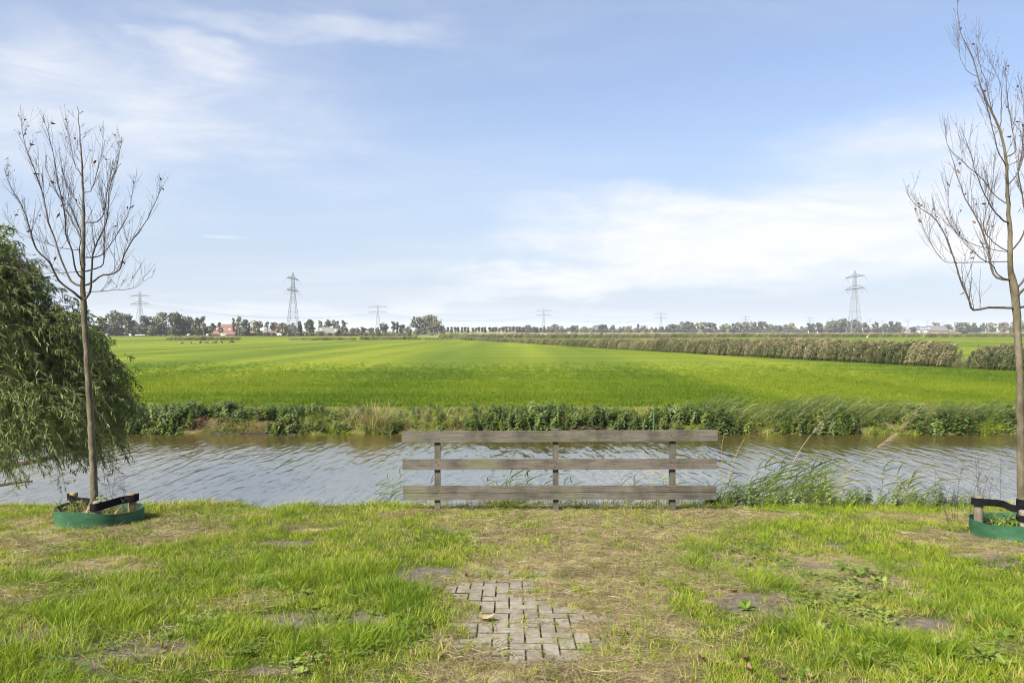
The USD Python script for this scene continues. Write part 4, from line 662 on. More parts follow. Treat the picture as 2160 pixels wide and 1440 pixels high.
# outline of the crown as heights and depths, filled with drooping leafy shoots
OUT = np.array([(-80, 480), (-10, 522), (42, 556), (82, 610), (114, 652), (168, 668), (205, 705), (228, 770), (243, 820), (260, 865), (262, 885)])
st, out = [], []
for _ in range(430):
    py = rng.uniform(495, 945); pxm = np.interp(py, OUT[:, 1], OUT[:, 0]) if py < 880 else np.interp(py, [885, 925, 950], [258, 225, 180]); px = pxm - 14 - (pxm + 130) * rng.random() ** 1.2
    dpt = 12.6 + rng.uniform(-1, 1) * (.35 + 1.5 * min(1, (pxm - px) / 170)); c = P(px, py, dpt)
    if c[2] < .6: continue
    for _k in range(rng.integers(8, 14)): st.append(c + rng.normal(0, .13, 3)); out.append(unit(unit(c - np.array([-10.4, 12.8, 1.5])) * .7 + rng.normal(0, .5, 3)))
st, out = np.array(st), np.array(out); n_ = len(st); Ls = rng.uniform(.25, .75, n_)
stems, LB, LD = [], [], []
for i in range(n_):
    d = unit(out[i] * np.array([1, 1, .6]) + np.array([.12, 0, .12])); s = np.linspace(0, 1, 6)[:, None]; hang = rng.uniform(.45, 1.05) if st[i][2] < 3.6 else rng.uniform(.2, .7)
    w = st[i] + Ls[i] * (d * s * .75 - UP * hang * s ** 2); w[:, 2] = np.maximum(w[:, 2], .05); stems.append(tube(w, np.linspace(.004, .0015, 6), 3, False))
    m = int(9 + Ls[i] * 34); q = rng.random(m); k_ = q * 5; a_ = k_.astype(int).clip(0, 4); fr_ = (k_ - a_)[:, None]; b = w[a_] * (1 - fr_) + w[a_ + 1] * fr_; tdir = unit(w[a_ + 1] - w[a_])
    LB.append(b); LD.append(unit(tdir * .7 + rng.normal(0, .6, (m, 3)) - UP * .1 + np.array([.15, 0, 0])))
LB, LD = np.vstack(LB), np.vstack(LD); m = len(LB)
part(wl, 'shoots', (lambda q: (q[0] - W0, q[1]))(cat(stems)), M['willow_bark'], kind='stuff')
part(wl, 'foliage', (lambda q: (q[0] - W0, q[1]))(ribbons(LB, LD, -UP * .25 + rng.normal(0, .15, (m, 3)), rng.uniform(.06, .11, m), rng.uniform(.014, .022, m), 2, 'leaf')), M['willow_leaf'], kind='stuff')

# ------------------------------------------------------------------ far trees
GZ = .6
def crown_mesh(W, H, cb, n, q, r, lobes, flat=1.0, cone=0.0):
    L = []
    for _ in range(lobes):
        a = r.uniform(0, 6.28); h = r.uniform(cb, .93); e = math.sqrt(max(.05, 1 - ((h - .5 * (cb + 1)) / (.56 * (1 - cb))) ** 2)) * (1 - cone * (h - cb)); rad = math.sqrt(r.random()) * .66 * W * e
        L.append((rad * math.cos(a), rad * math.sin(a), h * H * .96, r.uniform(.30, .48) * min(W, H * (1 - cb) * .62) * (.6 + .4 * e)))
    L.append((0, 0, H * .88, .34 * min(W, H * .5)))
    L = np.array(L); k = r.integers(0, len(L), n); d = unit(r.normal(size=(n, 3))); rr = L[k, 3] * r.uniform(.55, 1.12, n)
    c = L[k, :3] + d * rr[:, None] * [1, 1, .85 * flat]; c[:, 2] = np.clip(c[:, 2], cb * H * .6, H)
    s = q * r.uniform(.5, 1.3, n); u_ = unit(r.normal(size=(n, 3))); w_ = unit(np.cross(u_, d + r.normal(0, .6, (n, 3)))); 
    v = np.stack([c - u_ * s[:, None], c + w_ * s[:, None] * .8, c + u_ * s[:, None], c - w_ * s[:, None] * .7], 1).reshape(-1, 3)
    return (v, np.arange(4 * n).reshape(-1, 4)), L
def make_tree(name, label, px, hw, top, Z, col='olive', dens=1.0, cb=.14, group=None, lobes=None, cone=0.0, cat_='tree', seed=None):
    r = np.random.default_rng(int(px * 7 + top * 13) if seed is None else seed); x = X(px, Z); H = HC - (top - HY) / F * Z - GZ; W = hw * (1.5 if hw > 3 and dens > .35 else 1.12) / F * Z; cb *= .8
    t = thing(name, label, cat_, (x, Z, GZ), group=group); q = .0016 * Z; n = int(np.clip(4.2 * dens * W * 2 * H * (1 - cb) / (q * q), 120, 3200))
    cm, L = crown_mesh(W, H, cb, n, q, r, lobes or int(12 + 12 * dens), cone=cone)
    tr_ = max(.10, .022 * H); part(t, 'trunk', cat([tube([[0, 0, -.1], [r.normal(0, .02) * H, 0, H * .45], [r.normal(0, .03) * H, 0, H * .85]], [tr_, tr_ * .7, tr_ * .25], 6)] + [tube([[0, 0, H * max(cb * .8, .12)], L[i, :3] * [.6, .6, .85], L[i, :3]], [tr_ * .5, tr_ * .35, tr_ * .15], 4, False) for i in range(min(7, len(L)))]), M['far_bark'])
    part(t, 'crown', cm, M['crown_' + col]); return t
A, B = 345, 850
T = [  # name, label, centre px, half width, top row, distance, colour, density, clear stem share
    ('oak_tree', 'dark tree partly hidden by the right edge of the willow', 216, 9, 671, A, 'dark', 1.2, .08), ('oak_tree', 'largest round-topped tree at the left end of the far tree belt', 241, 20, 656, A + 8, 'olive', .9, .06), ('oak_tree', 'loose-crowned tree between the largest round tree and the left pylon', 272, 13, 663, A + 5, 'brown', .6, .06),
    ('oak_tree', 'dense dark tree just right of the leftmost pylon', 305, 14, 667, A, 'dark', 1.2, .06), ('shrub', 'small yellow-green bush at the foot of the tree belt', 318, 6, 687, A - 5, 'pale', 1.0, .02), ('poplar_tree', 'airy tree with sky showing through, middle of the left tree belt', 340, 18, 659, A + 6, 'olive', .5, .16),
    ('oak_tree', 'tallest dense tree of the left belt, right of the airy one', 371, 14, 658, A, 'olive', 1.0, .08), ('oak_tree', 'brownish broad tree at the right end of the left belt', 397, 14, 667, A + 4, 'brown', .85, .10), ('oak_tree', 'greenish rounded tree beside the dark roof of the farmhouse', 416, 11, 671, A + 2, 'olive', .8, .12),
    ('birch_tree', 'slim tall tree with thin crown left of the farmhouse', 430, 8, 664, A, 'olive', .3, .35), ('birch_tree', 'slender tree before the left end of the red roof', 448, 6, 680, 325, 'dark', .5, .4), ('birch_tree', 'slender tree before the middle of the red roof', 464, 5, 679, 325, 'dark', .6, .38),
    ('pine_tree', 'tall sparse tree at the right end of the red roof', 503, 8, 663, A, 'dark', .22, .30), ('pine_tree', 'thin sparse tree squeezed beside the red roof end', 493, 4, 668, A - 4, 'olive', .25, .25), ('oak_tree', 'dark pointed tree right of the red roofed farmhouse', 518, 12, 674, A - 4, 'dark', 1.2, .22), ('oak_tree', 'loose grey-green tree over the low red barn roof', 544, 12, 676, A - 6, 'olive', .7, .25),
    ('birch_tree', 'thin tree behind the right part of the low barn', 565, 8, 678, 380, 'olive', .35, .15), ('beech_tree', 'reddish-brown tree behind the end of the low barn', 580, 7, 678, 382, 'rust', .9, .1), ('oak_tree', 'low green tree left of the big left pylon', 597, 11, 682, 380, 'olive', 1.0, .06), ('oak_tree', 'brownish tree between the legs of the big left pylon', 617, 10, 682, 620, 'brown', 1.0, .06), ('cypress_tree', 'narrow pointed dark tree right of the big left pylon', 632, 5, 676, 390, 'dark', 1.3, .05), ('oak_tree', 'rounded olive tree right of the narrow pointed one', 653, 12, 674, 390, 'olive', 1.0, .07),
    ('poplar_tree', 'first tree of the sparse tall row left of centre', 676, 6, 675, 420, 'olive', .28, .42), ('poplar_tree', 'second and darkest tree of the sparse tall row', 692, 7, 674, 420, 'dark', .6, .42), ('poplar_tree', 'third tree of the sparse tall row', 704, 4, 673, 420, 'olive', .5, .42), ('poplar_tree', 'fourth, thin tree of the sparse tall row', 712, 4, 674, 420, 'dark', .4, .4), ('poplar_tree', 'last tree of the sparse tall row, leafy down its right side', 723, 7, 675, 420, 'olive', .5, .3),
    ('hawthorn_tree', 'brownish low tree below the end of the sparse tall row', 727, 9, 690, 400, 'brown', .9, .05), ('hawthorn_tree', 'low brown tree left of the far red roofs', 745, 5, 692, 430, 'brown', .9, .1), ('hawthorn_tree', 'low tree behind the pollards, second after the red roofs', 753, 5, 691, 430, 'olive', .9, .1), ('hawthorn_tree', 'rounded low brown tree left of the slim centre-left pylon', 766, 6, 690.5, 430, 'brown', 1.0, .1), ('hawthorn_tree', 'low green tree at the foot of the centre-left pylon', 783, 6, 691, 430, 'olive', 1.0, .1), ('hawthorn_tree', 'dark low tree right under the centre-left pylon', 797, 5, 691, 430, 'brown', .9, .1),
    ('oak_tree', 'dark tree with flat top right of the centre-left pylon', 810, 8, 681, 430, 'dark', .75, .2), ('pine_tree', 'ragged sparse tree between flat-topped tree and poplar group', 829, 5, 676.5, 430, 'dark', .3, .15), ('dead_tree', 'nearly leafless thin tree left of the poplar group', 839, 4, 677, 432, 'brown', .14, .2), ('pine_tree', 'small bushy tree before the left side of the poplar group', 848, 6, 684, 430, 'olive', .6, .1), ('hawthorn_tree', 'low tree touching the left foot of the poplar group', 860, 6, 689, 430, 'brown', .9, .08),
    ('poplar_tree', 'left, slightly lower tree of the big poplar group', 884, 16, 669, 480, 'olive', .8, .12), ('poplar_tree', 'tallest right tree of the big poplar group', 911, 15, 664.5, 482, 'olive', 1.0, .12), ('hawthorn_tree', 'small dark tree at the right foot of the poplar group', 934, 6, 686, 480, 'dark', .7, .1),
    ('lime_tree', 'hazy grey-green wood edge behind the orchard, left part', 1044, 14, 691, 1500, 'pale', .9, .02), ('lime_tree', 'hazy grey-green wood edge behind the orchard, right part', 1074, 22, 689, 1500, 'pale', .9, .02), ('lime_tree', 'dark rounded tree behind the right half of the orchard row', 1114, 16, 686, 900, 'dark', 1.2, .03), ('lime_tree', 'wide rounded grove right of the centre pylon', 1169, 20, 685, B, 'olive', 1.1, .02),
    ('lime_tree', 'small green tree left of the white gable in the centre', 1200, 7, 689.5, B, 'olive', .9, .05), ('lime_tree', 'rounded tree right above the white gable', 1213, 8, 687, B + 5, 'dark', 1.1, .04), ('lime_tree', 'wide greenish tree centre right, third after the pylon grove', 1232, 10, 689, B, 'pale', 1.0, .03), ('lime_tree', 'small dome-shaped tree before the hazy far wood', 1245, 5, 690.5, B - 5, 'olive', 1.1, .03), ('lime_tree', 'pale hazy wood far behind the centre', 1256, 9, 687, 1900, 'pale', 1.0, .02), ('lime_tree', 'dark flat-topped tree standing out right of centre', 1273, 12, 685, B + 8, 'dark', 1.3, .2),
    ('lime_tree', 'peaked tree right of the dark flat-topped one', 1293, 8, 686.5, B, 'olive', .9, .03), ('lime_tree', 'low trees filling in before the dark flat-topped one', 1270, 14, 694, B - 12, 'olive', 1.1, .02), ('lime_tree', 'small tree between peaked and dome-shaped ones', 1308, 7, 690, B, 'dark', 1.0, .03), ('lime_tree', 'broad dome-shaped tree left of the lone slim poplar', 1323, 10, 688, B, 'olive', 1.1, .02), ('poplar_tree', 'lone slim poplar rising above its neighbours', 1346, 1.7, 682, B + 10, 'dark', 1.4, .03), ('lime_tree', 'low ragged tree at the foot of the slim poplar', 1343, 7, 691, B, 'dark', .8, .03), ('lime_tree', 'rounded tree right of the slim poplar', 1359, 7, 687.5, B, 'olive', 1.0, .03), ('lime_tree', 'low pointed tree left of the thin hazy pylon', 1374, 7, 690, B, 'olive', .9, .03), ('cypress_tree', 'tiny pointed tree just before the thin hazy pylon', 1383, 3, 691, B, 'dark', 1.0, .03), ('lime_tree', 'low tree at the foot of the thin hazy pylon', 1395, 6, 689.5, B, 'dark', .9, .03),
    ('lime_tree', 'dark ragged tree starting the long wood right of centre', 1417, 13, 684.5, B, 'dark', .9, .02), ('lime_tree', 'highest brownish tree in the middle of the long wood', 1450, 16, 677.5, B + 5, 'olive', 1.1, .02), ('lime_tree', 'even round tree in the right half of the long wood', 1479, 12, 680, B, 'olive', 1.0, .02), ('lime_tree', 'darker ragged tree ending the long wood', 1503, 12, 681, B + 4, 'dark', .9, .02), ('lime_tree', 'pale green dome after the gap of the long wood', 1532, 11, 683, B, 'pale', 1.2, .03), ('lime_tree', 'open-crowned tree left of the round dark pair', 1554, 10, 681, B, 'dark', .6, .15), ('lime_tree', 'rounded tall tree beneath the far T-shaped pylon', 1573, 9, 679.5, B, 'olive', 1.1, .06),
    ('lime_tree', 'widest dome-shaped tree right of the far T-shaped pylon', 1602, 17, 679, B, 'olive', 1.2, .05), ('lime_tree', 'smaller tree leaning on the widest dome', 1626, 7, 684, B, 'pale', 1.0, .05), ('lime_tree', 'small separate tree, left one of a close pair', 1637, 5, 686.5, B, 'dark', 1.0, .15), ('lime_tree', 'small separate tree, right one of a close pair', 1646, 4, 686.5, B, 'dark', 1.0, .15), ('lime_tree', 'open pale tree left of the taller round one', 1657, 6, 684, B, 'pale', .7, .18), ('lime_tree', 'taller round tree at the end of the hedge', 1669, 7, 680, B, 'olive', 1.0, .08), ('shrub', 'bushy low tree on the right side of the hedge end', 1675, 6, 689, B - 6, 'olive', 1.1, .02), ('lime_tree', 'single hazy tree standing in the gap', 1692, 4, 689, 1300, 'pale', 1.0, .05),
    ('poplar_tree', 'narrow tree in front of the hazy pylon right of the gap', 1705, 4.5, 681, B, 'dark', 1.0, .05), ('poplar_tree', 'narrow loose tree, second right of the gap', 1715, 4, 682, B, 'olive', .6, .05), ('lime_tree', 'rounded tree left of the big dark wood', 1729, 8, 681, B, 'dark', 1.1, .05), ('elm_tree', 'left end of the big dark wood behind the right pylon', 1756, 13, 676.5, B, 'dark', 1.3, .01), ('elm_tree', 'highest part of the big dark wood behind the right pylon', 1781, 16, 671.5, B + 6, 'dark', 1.3, .01), ('elm_tree', 'right half of the big dark wood behind the right pylon', 1805, 15, 674.5, B, 'dark', 1.3, .01), ('elm_tree', 'brownish right end of the big dark wood behind the right pylon', 1824, 10, 680, B, 'brown', 1.1, .02),
    ('lime_tree', 'square-topped tree right of the big dark wood', 1849, 7, 679.5, B, 'olive', 1.2, .04), ('lime_tree', 'lower ragged tree between square-topped and tall dark ones', 1865, 7, 683, B, 'dark', .9, .05), ('cypress_tree', 'tall dark block-shaped tree near the small red roof', 1880, 6.5, 677, B, 'dark', 1.5, .02), ('lime_tree', 'rounded grey-green tree left of the small red roof', 1893, 7, 680, B, 'olive', 1.2, .03), ('shrub', 'dark bush between the small red roof and the long farm', 1925, 5, 690, B - 5, 'dark', 1.2, .02), ('lime_tree', 'tree top rising behind the long farm roof', 1975, 7, 680, B + 30, 'pale', .8, .3), ('lime_tree', 'rounded dark tree at the right end of the long farm', 1999, 6.5, 685, B + 20, 'dark', 1.3, .05), ('shrub', 'dark bush at the left end of the long farm', 1936, 5, 688.5, B + 20, 'dark', 1.2, .04),
    ('lime_tree', 'big rounded tree right of the long farm', 2028, 10, 680, B, 'olive', 1.2, .05), ('poplar_tree', 'sparse tree right of the big rounded one', 2043, 6, 680, B, 'olive', .3, .4), ('poplar_tree', 'second sparse tree above the far hedge', 2056, 6, 680.5, B, 'olive', .35, .42), ('lime_tree', 'slender tree left of the umbrella-shaped one', 2073, 5.5, 680, B, 'olive', .7, .25), ('lime_tree', 'umbrella-shaped wide tree near the right edge', 2089, 10.5, 681.5, B, 'pale', 1.0, .22), ('beech_tree', 'rounded brownish tree left of the right young trunk', 2117, 9.5, 680.5, B, 'brown', 1.2, .12), ('lime_tree', 'tree right behind the right young trunk', 2136, 7, 678.5, B, 'olive', 1.0, .15), ('lime_tree', 'broad tree cut by the right edge of the view', 2158, 12, 676, B, 'olive', .9, .2),
    ('shrub', 'small dark bush alone in the back field', 2035, 4.5, 697.5, 480, 'dark', 1.4, .0)]
for a in T: make_tree(*a[:9], cone=.75 if a[0] in ('cypress_tree',) or 'pointed' in a[1] or 'peaked' in a[1] else 0.0)
# pollards in a row, an orchard row: one built, the rest copies
pol = None; PX = [564.6, 578, 612, 623, 645.5, 660, 678, 694, 712, 726.5, 743, 758, 773, 786, 799, 810, 819, 839, 863]; plab, pgrp = 'round-headed pollard willow in the row along the far edge of the left field', 'pollards along the far edge of the left field'
pr_ = [make_tree('pollard_willow', plab, PX[0], 4.8, 702, 335, 'dark', 1.3, .22, pgrp, lobes=7, seed=3), make_tree('pollard_willow', plab, PX[1], 4.6, 702.5, 335, 'brown', 1.2, .22, pgrp, lobes=7, seed=4)]
for i, px in enumerate(PX[2:]): s_ = rng.uniform(.8, 1.15); copy_of(pr_[i % 2], 'pollard_willow', plab, 'tree', (X(px, 335), 335 + rng.normal(0, 1), GZ), rng.uniform(0, 6), pgrp, (s_, s_, rng.uniform(.85, 1.12)))
olab, ogrp = 'small upright tree in the long evenly spaced orchard row', 'trees in the orchard row'
ort = [make_tree('orchard_tree', olab, 945, 2.7, 690.5, 640, 'dark', .75, .3, ogrp, lobes=6, seed=5), make_tree('orchard_tree', olab, 952, 2.6, 690, 640, 'brown', .7, .3, ogrp, lobes=6, seed=6), make_tree('orchard_tree', olab, 960, 2.7, 689.5, 640, 'dark', .6, .34, ogrp, lobes=6, seed=9)]
for i in range(27): px = 967 + 7.2 * i + rng.normal(0, 1); copy_of(ort[rng.integers(0, 3)], 'orchard_tree', olab, 'tree', (X(px, 640), 640 + rng.normal(0, 2), GZ), rng.uniform(0, 6), ogrp, (1, 1, rng.uniform(.88, 1.12)))
# hedges
def hedge(px0, px1, top, Z, label, col='dark'):
    x0, x1 = X(px0, Z), X(px1, Z); H = HC - (top - HY) / F * Z - GZ; n = int(np.clip(9 * (px1 - px0), 700, 3600)); c = np.c_[rng.uniform(0, x1 - x0, n), rng.uniform(-1.2, 1.2, n), H * rng.random(n) ** .7 * (1 + .12 * np.sin(np.linspace(0, 30, n)))]; s = .0014 * Z * rng.uniform(.6, 1.3, n); u_ = unit(rng.normal(size=(n, 3))); w_ = unit(np.cross(u_, rng.normal(size=(n, 3))))
    t = thing('hedge', label, 'hedge', (x0, Z, GZ)); v = np.stack([c - u_ * s[:, None], c + w_ * s[:, None], c + u_ * s[:, None], c - w_ * s[:, None]], 1).reshape(-1, 3); part(t, 'foliage', (v, np.arange(4 * n).reshape(-1, 4)), M['crown_' + col], kind='stuff')
    part(t, 'stems', cat([tube([[q, 0, 0], [q, 0, H * .7]], [.08, .05], 4) for q in np.linspace(.5, x1 - x0 - .5, 14)]), M['far_bark'], kind='stuff')
hedge(2040, 2068, 691.5, B - 8, 'dark trimmed hedge below the sparse trees right of the long farm'); hedge(1650, 1698, 698.3, B - 8, 'low dark hedge line before the gap in the trees'); hedge(1560, 1652, 699, B - 12, 'long low hedge along the foot of the widest dome-shaped tree'); hedge(640, 868, 704, 352, 'low dark undergrowth behind the row of pollards', 'brown'); hedge(500, 640, 704, 350, 'low hedge along the farm yard below the red barn roof'); hedge(215, 440, 691, 358, 'shadowy undergrowth below the left tree belt', 'dark'); hedge(1090, 1545, 695, 905, 'long hazy undergrowth between the trees of the centre', 'olive'); hedge(1545, 1900, 695.5, 905, 'long hazy undergrowth between the trees on the right', 'olive')
# ------------------------------------------------------------------ buildings
def gable(w, d, he, hr, hip=0.0, over=.3):
    """Walls and a ridge roof (ridge along x), as two meshes; hip = how far the ridge ends are pulled in."""
    v = np.array([[-w / 2, -d / 2, 0], [w / 2, -d / 2, 0], [w / 2, d / 2, 0], [-w / 2, d / 2, 0], [-w / 2, -d / 2, he], [w / 2, -d / 2, he], [w / 2, d / 2, he], [-w / 2, d / 2, he], [-w / 2 + hip, 0, hr - .12], [w / 2 - hip, 0, hr - .12]])
    f = [[0, 1, 5], [0, 5, 4], [1, 2, 6], [1, 6, 5], [2, 3, 7], [2, 7, 6], [3, 0, 4], [3, 4, 7], [4, 8, 7], [5, 6, 9]]; o = over
    k = (hr - he) / (d / 2); e = he - k * o
    a = np.array([[-w / 2 - o, -d / 2 - o, e], [w / 2 + o, -d / 2 - o, e], [w / 2 + o, d / 2 + o, e], [-w / 2 - o, d / 2 + o, e], [-w / 2 - o + hip, 0, hr], [w / 2 + o - hip, 0, hr]]); a = np.vstack([a, a - [0, 0, .16]])
    q = [[0, 1, 5], [0, 5, 4], [2, 3, 4], [2, 4, 5], [3, 0, 4], [1, 2, 5]]; fr = q + [[x + 6 for x in t[::-1]] for t in q] + [[0, 7, 1], [0, 6, 7], [1, 8, 2], [1, 7, 8], [2, 9, 3], [2, 8, 9], [3, 6, 0], [3, 9, 6]]
    return (v, np.array(f)), (a, np.array(fr))
def house(name, label, px0, px1, base_Z, eave, ridge, depth, wall, roof, hip=0.0, wins=(), sky_=(), doors=(), chimneys=(), rot=0.0, cat_='house'):
    Z = base_Z; w = (px1 - px0) / F * Z; x = X((px0 + px1) / 2, Z); he = HC - (eave - HY) / F * Z - GZ; hr = HC - (ridge - HY) / F * (Z + depth / 2) - GZ
    t = thing(name, label, cat_, (x, Z + depth / 2, GZ), rot); wm, rm = gable(w, depth, he, hr, hip); part(t, 'wall', wm, M[wall]); rp = part(t, 'roof', rm, M[roof])
    for u0, u1, z0, z1, m in wins: part(t, 'window', box(w * (u0 - .5), w * (u1 - .5), -depth / 2 - .06, -depth / 2 + .02, he * z0, he * z1), M[m])
    for u0, u1 in doors: part(t, 'door', box(w * (u0 - .5), w * (u1 - .5), -depth / 2 - .05, -depth / 2 + .02, 0.02, he * .85), M['wall_dark'])
    for u_, k, s_ in sky_:
        zc = he + (hr - he) * k; yc = -depth / 2 * (1 - k); tl = math.atan2(hr - he, depth / 2); v, f = box(-s_ / 2, s_ / 2, -s_ * .6, s_ * .6, -.02, .10); c_, n_ = math.cos(tl), math.sin(tl)
        v = np.stack([v[:, 0], v[:, 1] * c_ - v[:, 2] * n_, v[:, 1] * n_ + v[:, 2] * c_], 1); part(t, 'skylight', (v + [w * (u_ - .5), yc, zc], f), M['skylight_pane'])
    for u_ in chimneys: xx_ = w * (u_ - .5); part(t, 'chimney', box(xx_ - .4, xx_ + .4, -.4, .4, hr - .8, hr + .9), M['wall_brick'])
    return t
house('farmhouse', 'farmhouse with a large red tiled roof behind slender trees', 445, 495, 356, 704, 683.5, 11, 'wall_brick', 'roof_red', 1.2, [(.15, .25, .35, .8, 'window_pane'), (.42, .52, .35, .8, 'window_pane'), (.72, .84, .35, .8, 'window_pane')], [(.17, .48, .9), (.44, .48, .7), (.70, .47, .8)], chimneys=(.85,))
house('annex', 'grey roofed annex at the left of the red roofed farmhouse', 427, 446, 360, 701, 687, 9, 'wall_brick', 'roof_dark', 0, [(.3, .5, .3, .8, 'window_pane')], [(.5, .45, .9)])
house('barn', 'long low barn with a faded red roof and pale wall', 510, 578, 372, 704, 697.5, 9, 'wall_pale', 'roof_red', 0, [(.12, .2, .3, .8, 'window_pane'), (.5, .58, .3, .8, 'window_pane'), (.75, .83, .3, .8, 'window_pane')], doors=((.3, .4),))
house('house', 'house with grey-brown roof beneath the first sparse trees', 668, 694, 395, 701, 690.5, 9, 'wall_dark', 'roof_grey', 0, [(.2, .35, .3, .85, 'skylight_pane'), (.6, .75, .3, .85, 'window_pane')], [(.25, .5, 1.0)], chimneys=(.3,)); house('house', 'house with lighter grey roof and dormer right of the first one', 690, 709, 392, 702, 692.5, 9, 'wall_brick', 'roof_grey', 0, [(.2, .4, .3, .85, 'window_pane')], [(.8, .5, .9)])
house('house', 'distant house with pale red roof left of centre', 737, 750, 470, 698, 692.5, 9, 'wall_pale', 'roof_red', 0, [(.3, .5, .3, .8, 'window_pane')]); house('house', 'low distant house with white gable left of centre', 718, 728, 470, 700, 696, 8, 'wall_pale', 'roof_grey', 0, [(.3, .5, .3, .8, 'window_pane')])
house('shed', 'low open shed below the poplar group', 892, 921, 478, 701, 699, 7, 'wall_dark', 'roof_grey', 0, doors=((.1, .25), (.4, .55), (.7, .85))); house('cottage', 'tiny cottage with white gable in the centre trees', 1197, 1204, 846, 700, 697, 7, 'white_paint', 'roof_grey', 0, [(.3, .5, .3, .8, 'window_pane')])
house('house', 'small house with bright red roof on the right', 1901, 1916, 846, 695.5, 689.3, 10, 'wall_dark', 'roof_red', 0, [(.2, .35, .3, .8, 'window_pane')], doors=((.55, .7),)); house('shed', 'small pale brick shed right beside the small red roof', 1912, 1920, 842, 696.8, 692.5, 8, 'wall_pale', 'roof_grey', 0, doors=((.3, .6),))
house('farm', 'long farm building with dark roof on the right', 1958, 2003, 850, 696.5, 686.5, 16, 'wall_brick', 'roof_dark', 2.5, [(.05, .12, .35, .8, 'window_pane'), (.25, .32, .35, .8, 'window_pane'), (.7, .78, .35, .8, 'window_pane')], [(.05, .42, 1.6), (.12, .42, 1.6)], doors=((.5, .57),)); house('farm_wing', 'lower blue-grey roofed wing with pale walls left of the long farm', 1934, 1959, 848, 695, 688.2, 12, 'wall_pale', 'roof_blue', 0, [(.12, .25, .1, .6, 'white_paint'), (.32, .45, .1, .6, 'window_pane'), (.6, .8, .1, .6, 'white_paint')], [(.42, .3, 1.5), (.62, .3, 1.5), (.85, .3, 1.5)])
house('shed', 'low pale roofed shed right of the long farm', 2003, 2016, 846, 699.3, 697.2, 9, 'wall_dark', 'roof_grey', 0, doors=((.4, .6),)); house('house', 'hazy distant white roofed barn behind the right farm', 2004, 2020, 1500, 693, 689, 14, 'wall_pale', 'roof_grey', 0, [(.3, .5, .3, .8, 'window_pane')])
# ------------------------------------------------------------------ pylons and wires
def pylon(name, label, x, y, rot, H=47.5, leg=.17, brc=.085, sign=False):
    t = thing(name, label, 'pylon', (x, y, GZ), rot); g = H / 47.5
    hw = lambda z: np.interp(z, [0, 12 * g, 33 * g, 44 * g, 47.5 * g], [4.6 * g, 3.15 * g, 1.25 * g, .85 * g, .12])
    lv = np.array([0, 6, 12, 17, 22, 26.5, 30, 33, 36, 39, 41.5, 44, 47.5]) * g; C = [(-1, -1), (1, -1), (1, 1), (-1, 1)]
    for sx, sy in C: part(t, 'leg', tube([[sx * hw(z), sy * hw(z), z] for z in lv], leg * np.interp(lv, [0, H], [1.1, .7]), 4, False), M['steel'])
    bs_ = []
    for i in range(len(lv) - 1):
        z0, z1 = lv[i], lv[i + 1]
        for k_ in range(4):
            a, b = C[k_], C[(k_ + 1) % 4]; p0 = [a[0] * hw(z0), a[1] * hw(z0), z0]; p1 = [b[0] * hw(z1), b[1] * hw(z1), z1]; p2 = [b[0] * hw(z0), b[1] * hw(z0), z0]; p3 = [a[0] * hw(z1), a[1] * hw(z1), z1]
            if i == 0: m_ = [(a[0] + b[0]) / 2 * hw(z1), (a[1] + b[1]) / 2 * hw(z1), z1]; bs_ += [bar(p0, m_, brc), bar(p2, m_, brc)]
            else: bs_ += [bar(p0, p1, brc), bar(p2, p3, brc)]
            if i in (1, 2, 4, 6, 7, 8, 10): bs_.append(bar(p3, p1, brc))
    part(t, 'bracing', cat(bs_), M['steel'])
    def arm(z, half, rise):
        out = []
        for s_ in (-1, 1):
            tip = [s_ * half, 0, z]; w = hw(z); w2 = hw(z + rise)
            for q in (-1, 1): out += [bar([s_ * w, q * w, z], tip, brc * 2.2), bar([s_ * w2, q * w2, z + rise], tip, brc)]
            for k_ in (.25, .5, .75): 
                for q in (-1, 1): out.append(bar([s_ * (w + (half - w) * k_), q * w * (1 - k_), z], [s_ * (w2 + (half - w2) * k_), q * w2 * (1 - k_), z + rise * (1 - k_)], brc * .8))
                out.append(bar([s_ * (w + (half - w) * k_), -w * (1 - k_), z], [s_ * (w + (half - w) * k_), w * (1 - k_), z], brc * .8))
        out += [bar([-hw(z), -hw(z), z], [hw(z), -hw(z), z], brc * 1.5), bar([-hw(z), hw(z), z], [hw(z), hw(z), z], brc * 1.5)]
        return cat(out)
    part(t, 'crossarm', arm(42.5 * g, 15.5 * g, 2.2 * g), M['steel_dark']); part(t, 'crossarm', arm(33.5 * g, 15.5 * g, 3.2 * g), M['steel_dark'])
    for z, xs_ in ((42.5, (-15, 15)), (33.5, (-15, -8.5, 8.5, 15))):
        for xi in xs_:
            for s_ in (-1, 1): part(t, 'insulator', tube([[xi * g, 0, z * g], [xi * g, s_ * 2.6 * g, (z - 3.4) * g]], [.09, .09], 5), M['glass_insulator'])
    if sign: part(t, 'warning_plate', box(-4.1, -3.1, -4.3, -4.2, 3.0, 4.2), M['yellow_sign'])
    return t, [(15.5 * g * s_, z * g) for z in (42.2, 32.2) for s_ in (-1, 1)] + [(8.5 * g * s_, 32.2 * g) for s_ in (-1, 1)]
def top_H(py, Z): return HC - (py - HY) / F * Z - GZ
p1, att = pylon('pylon', 'big lattice pylon on the left beside the farm', X(618, 597), 597, -math.pi / 2, top_H(574.5, 597)); pylon('pylon', 'big lattice pylon on the right before the dark wood', X(1803, 573), 573, math.pi / 2, top_H(569.6, 573), sign=True)
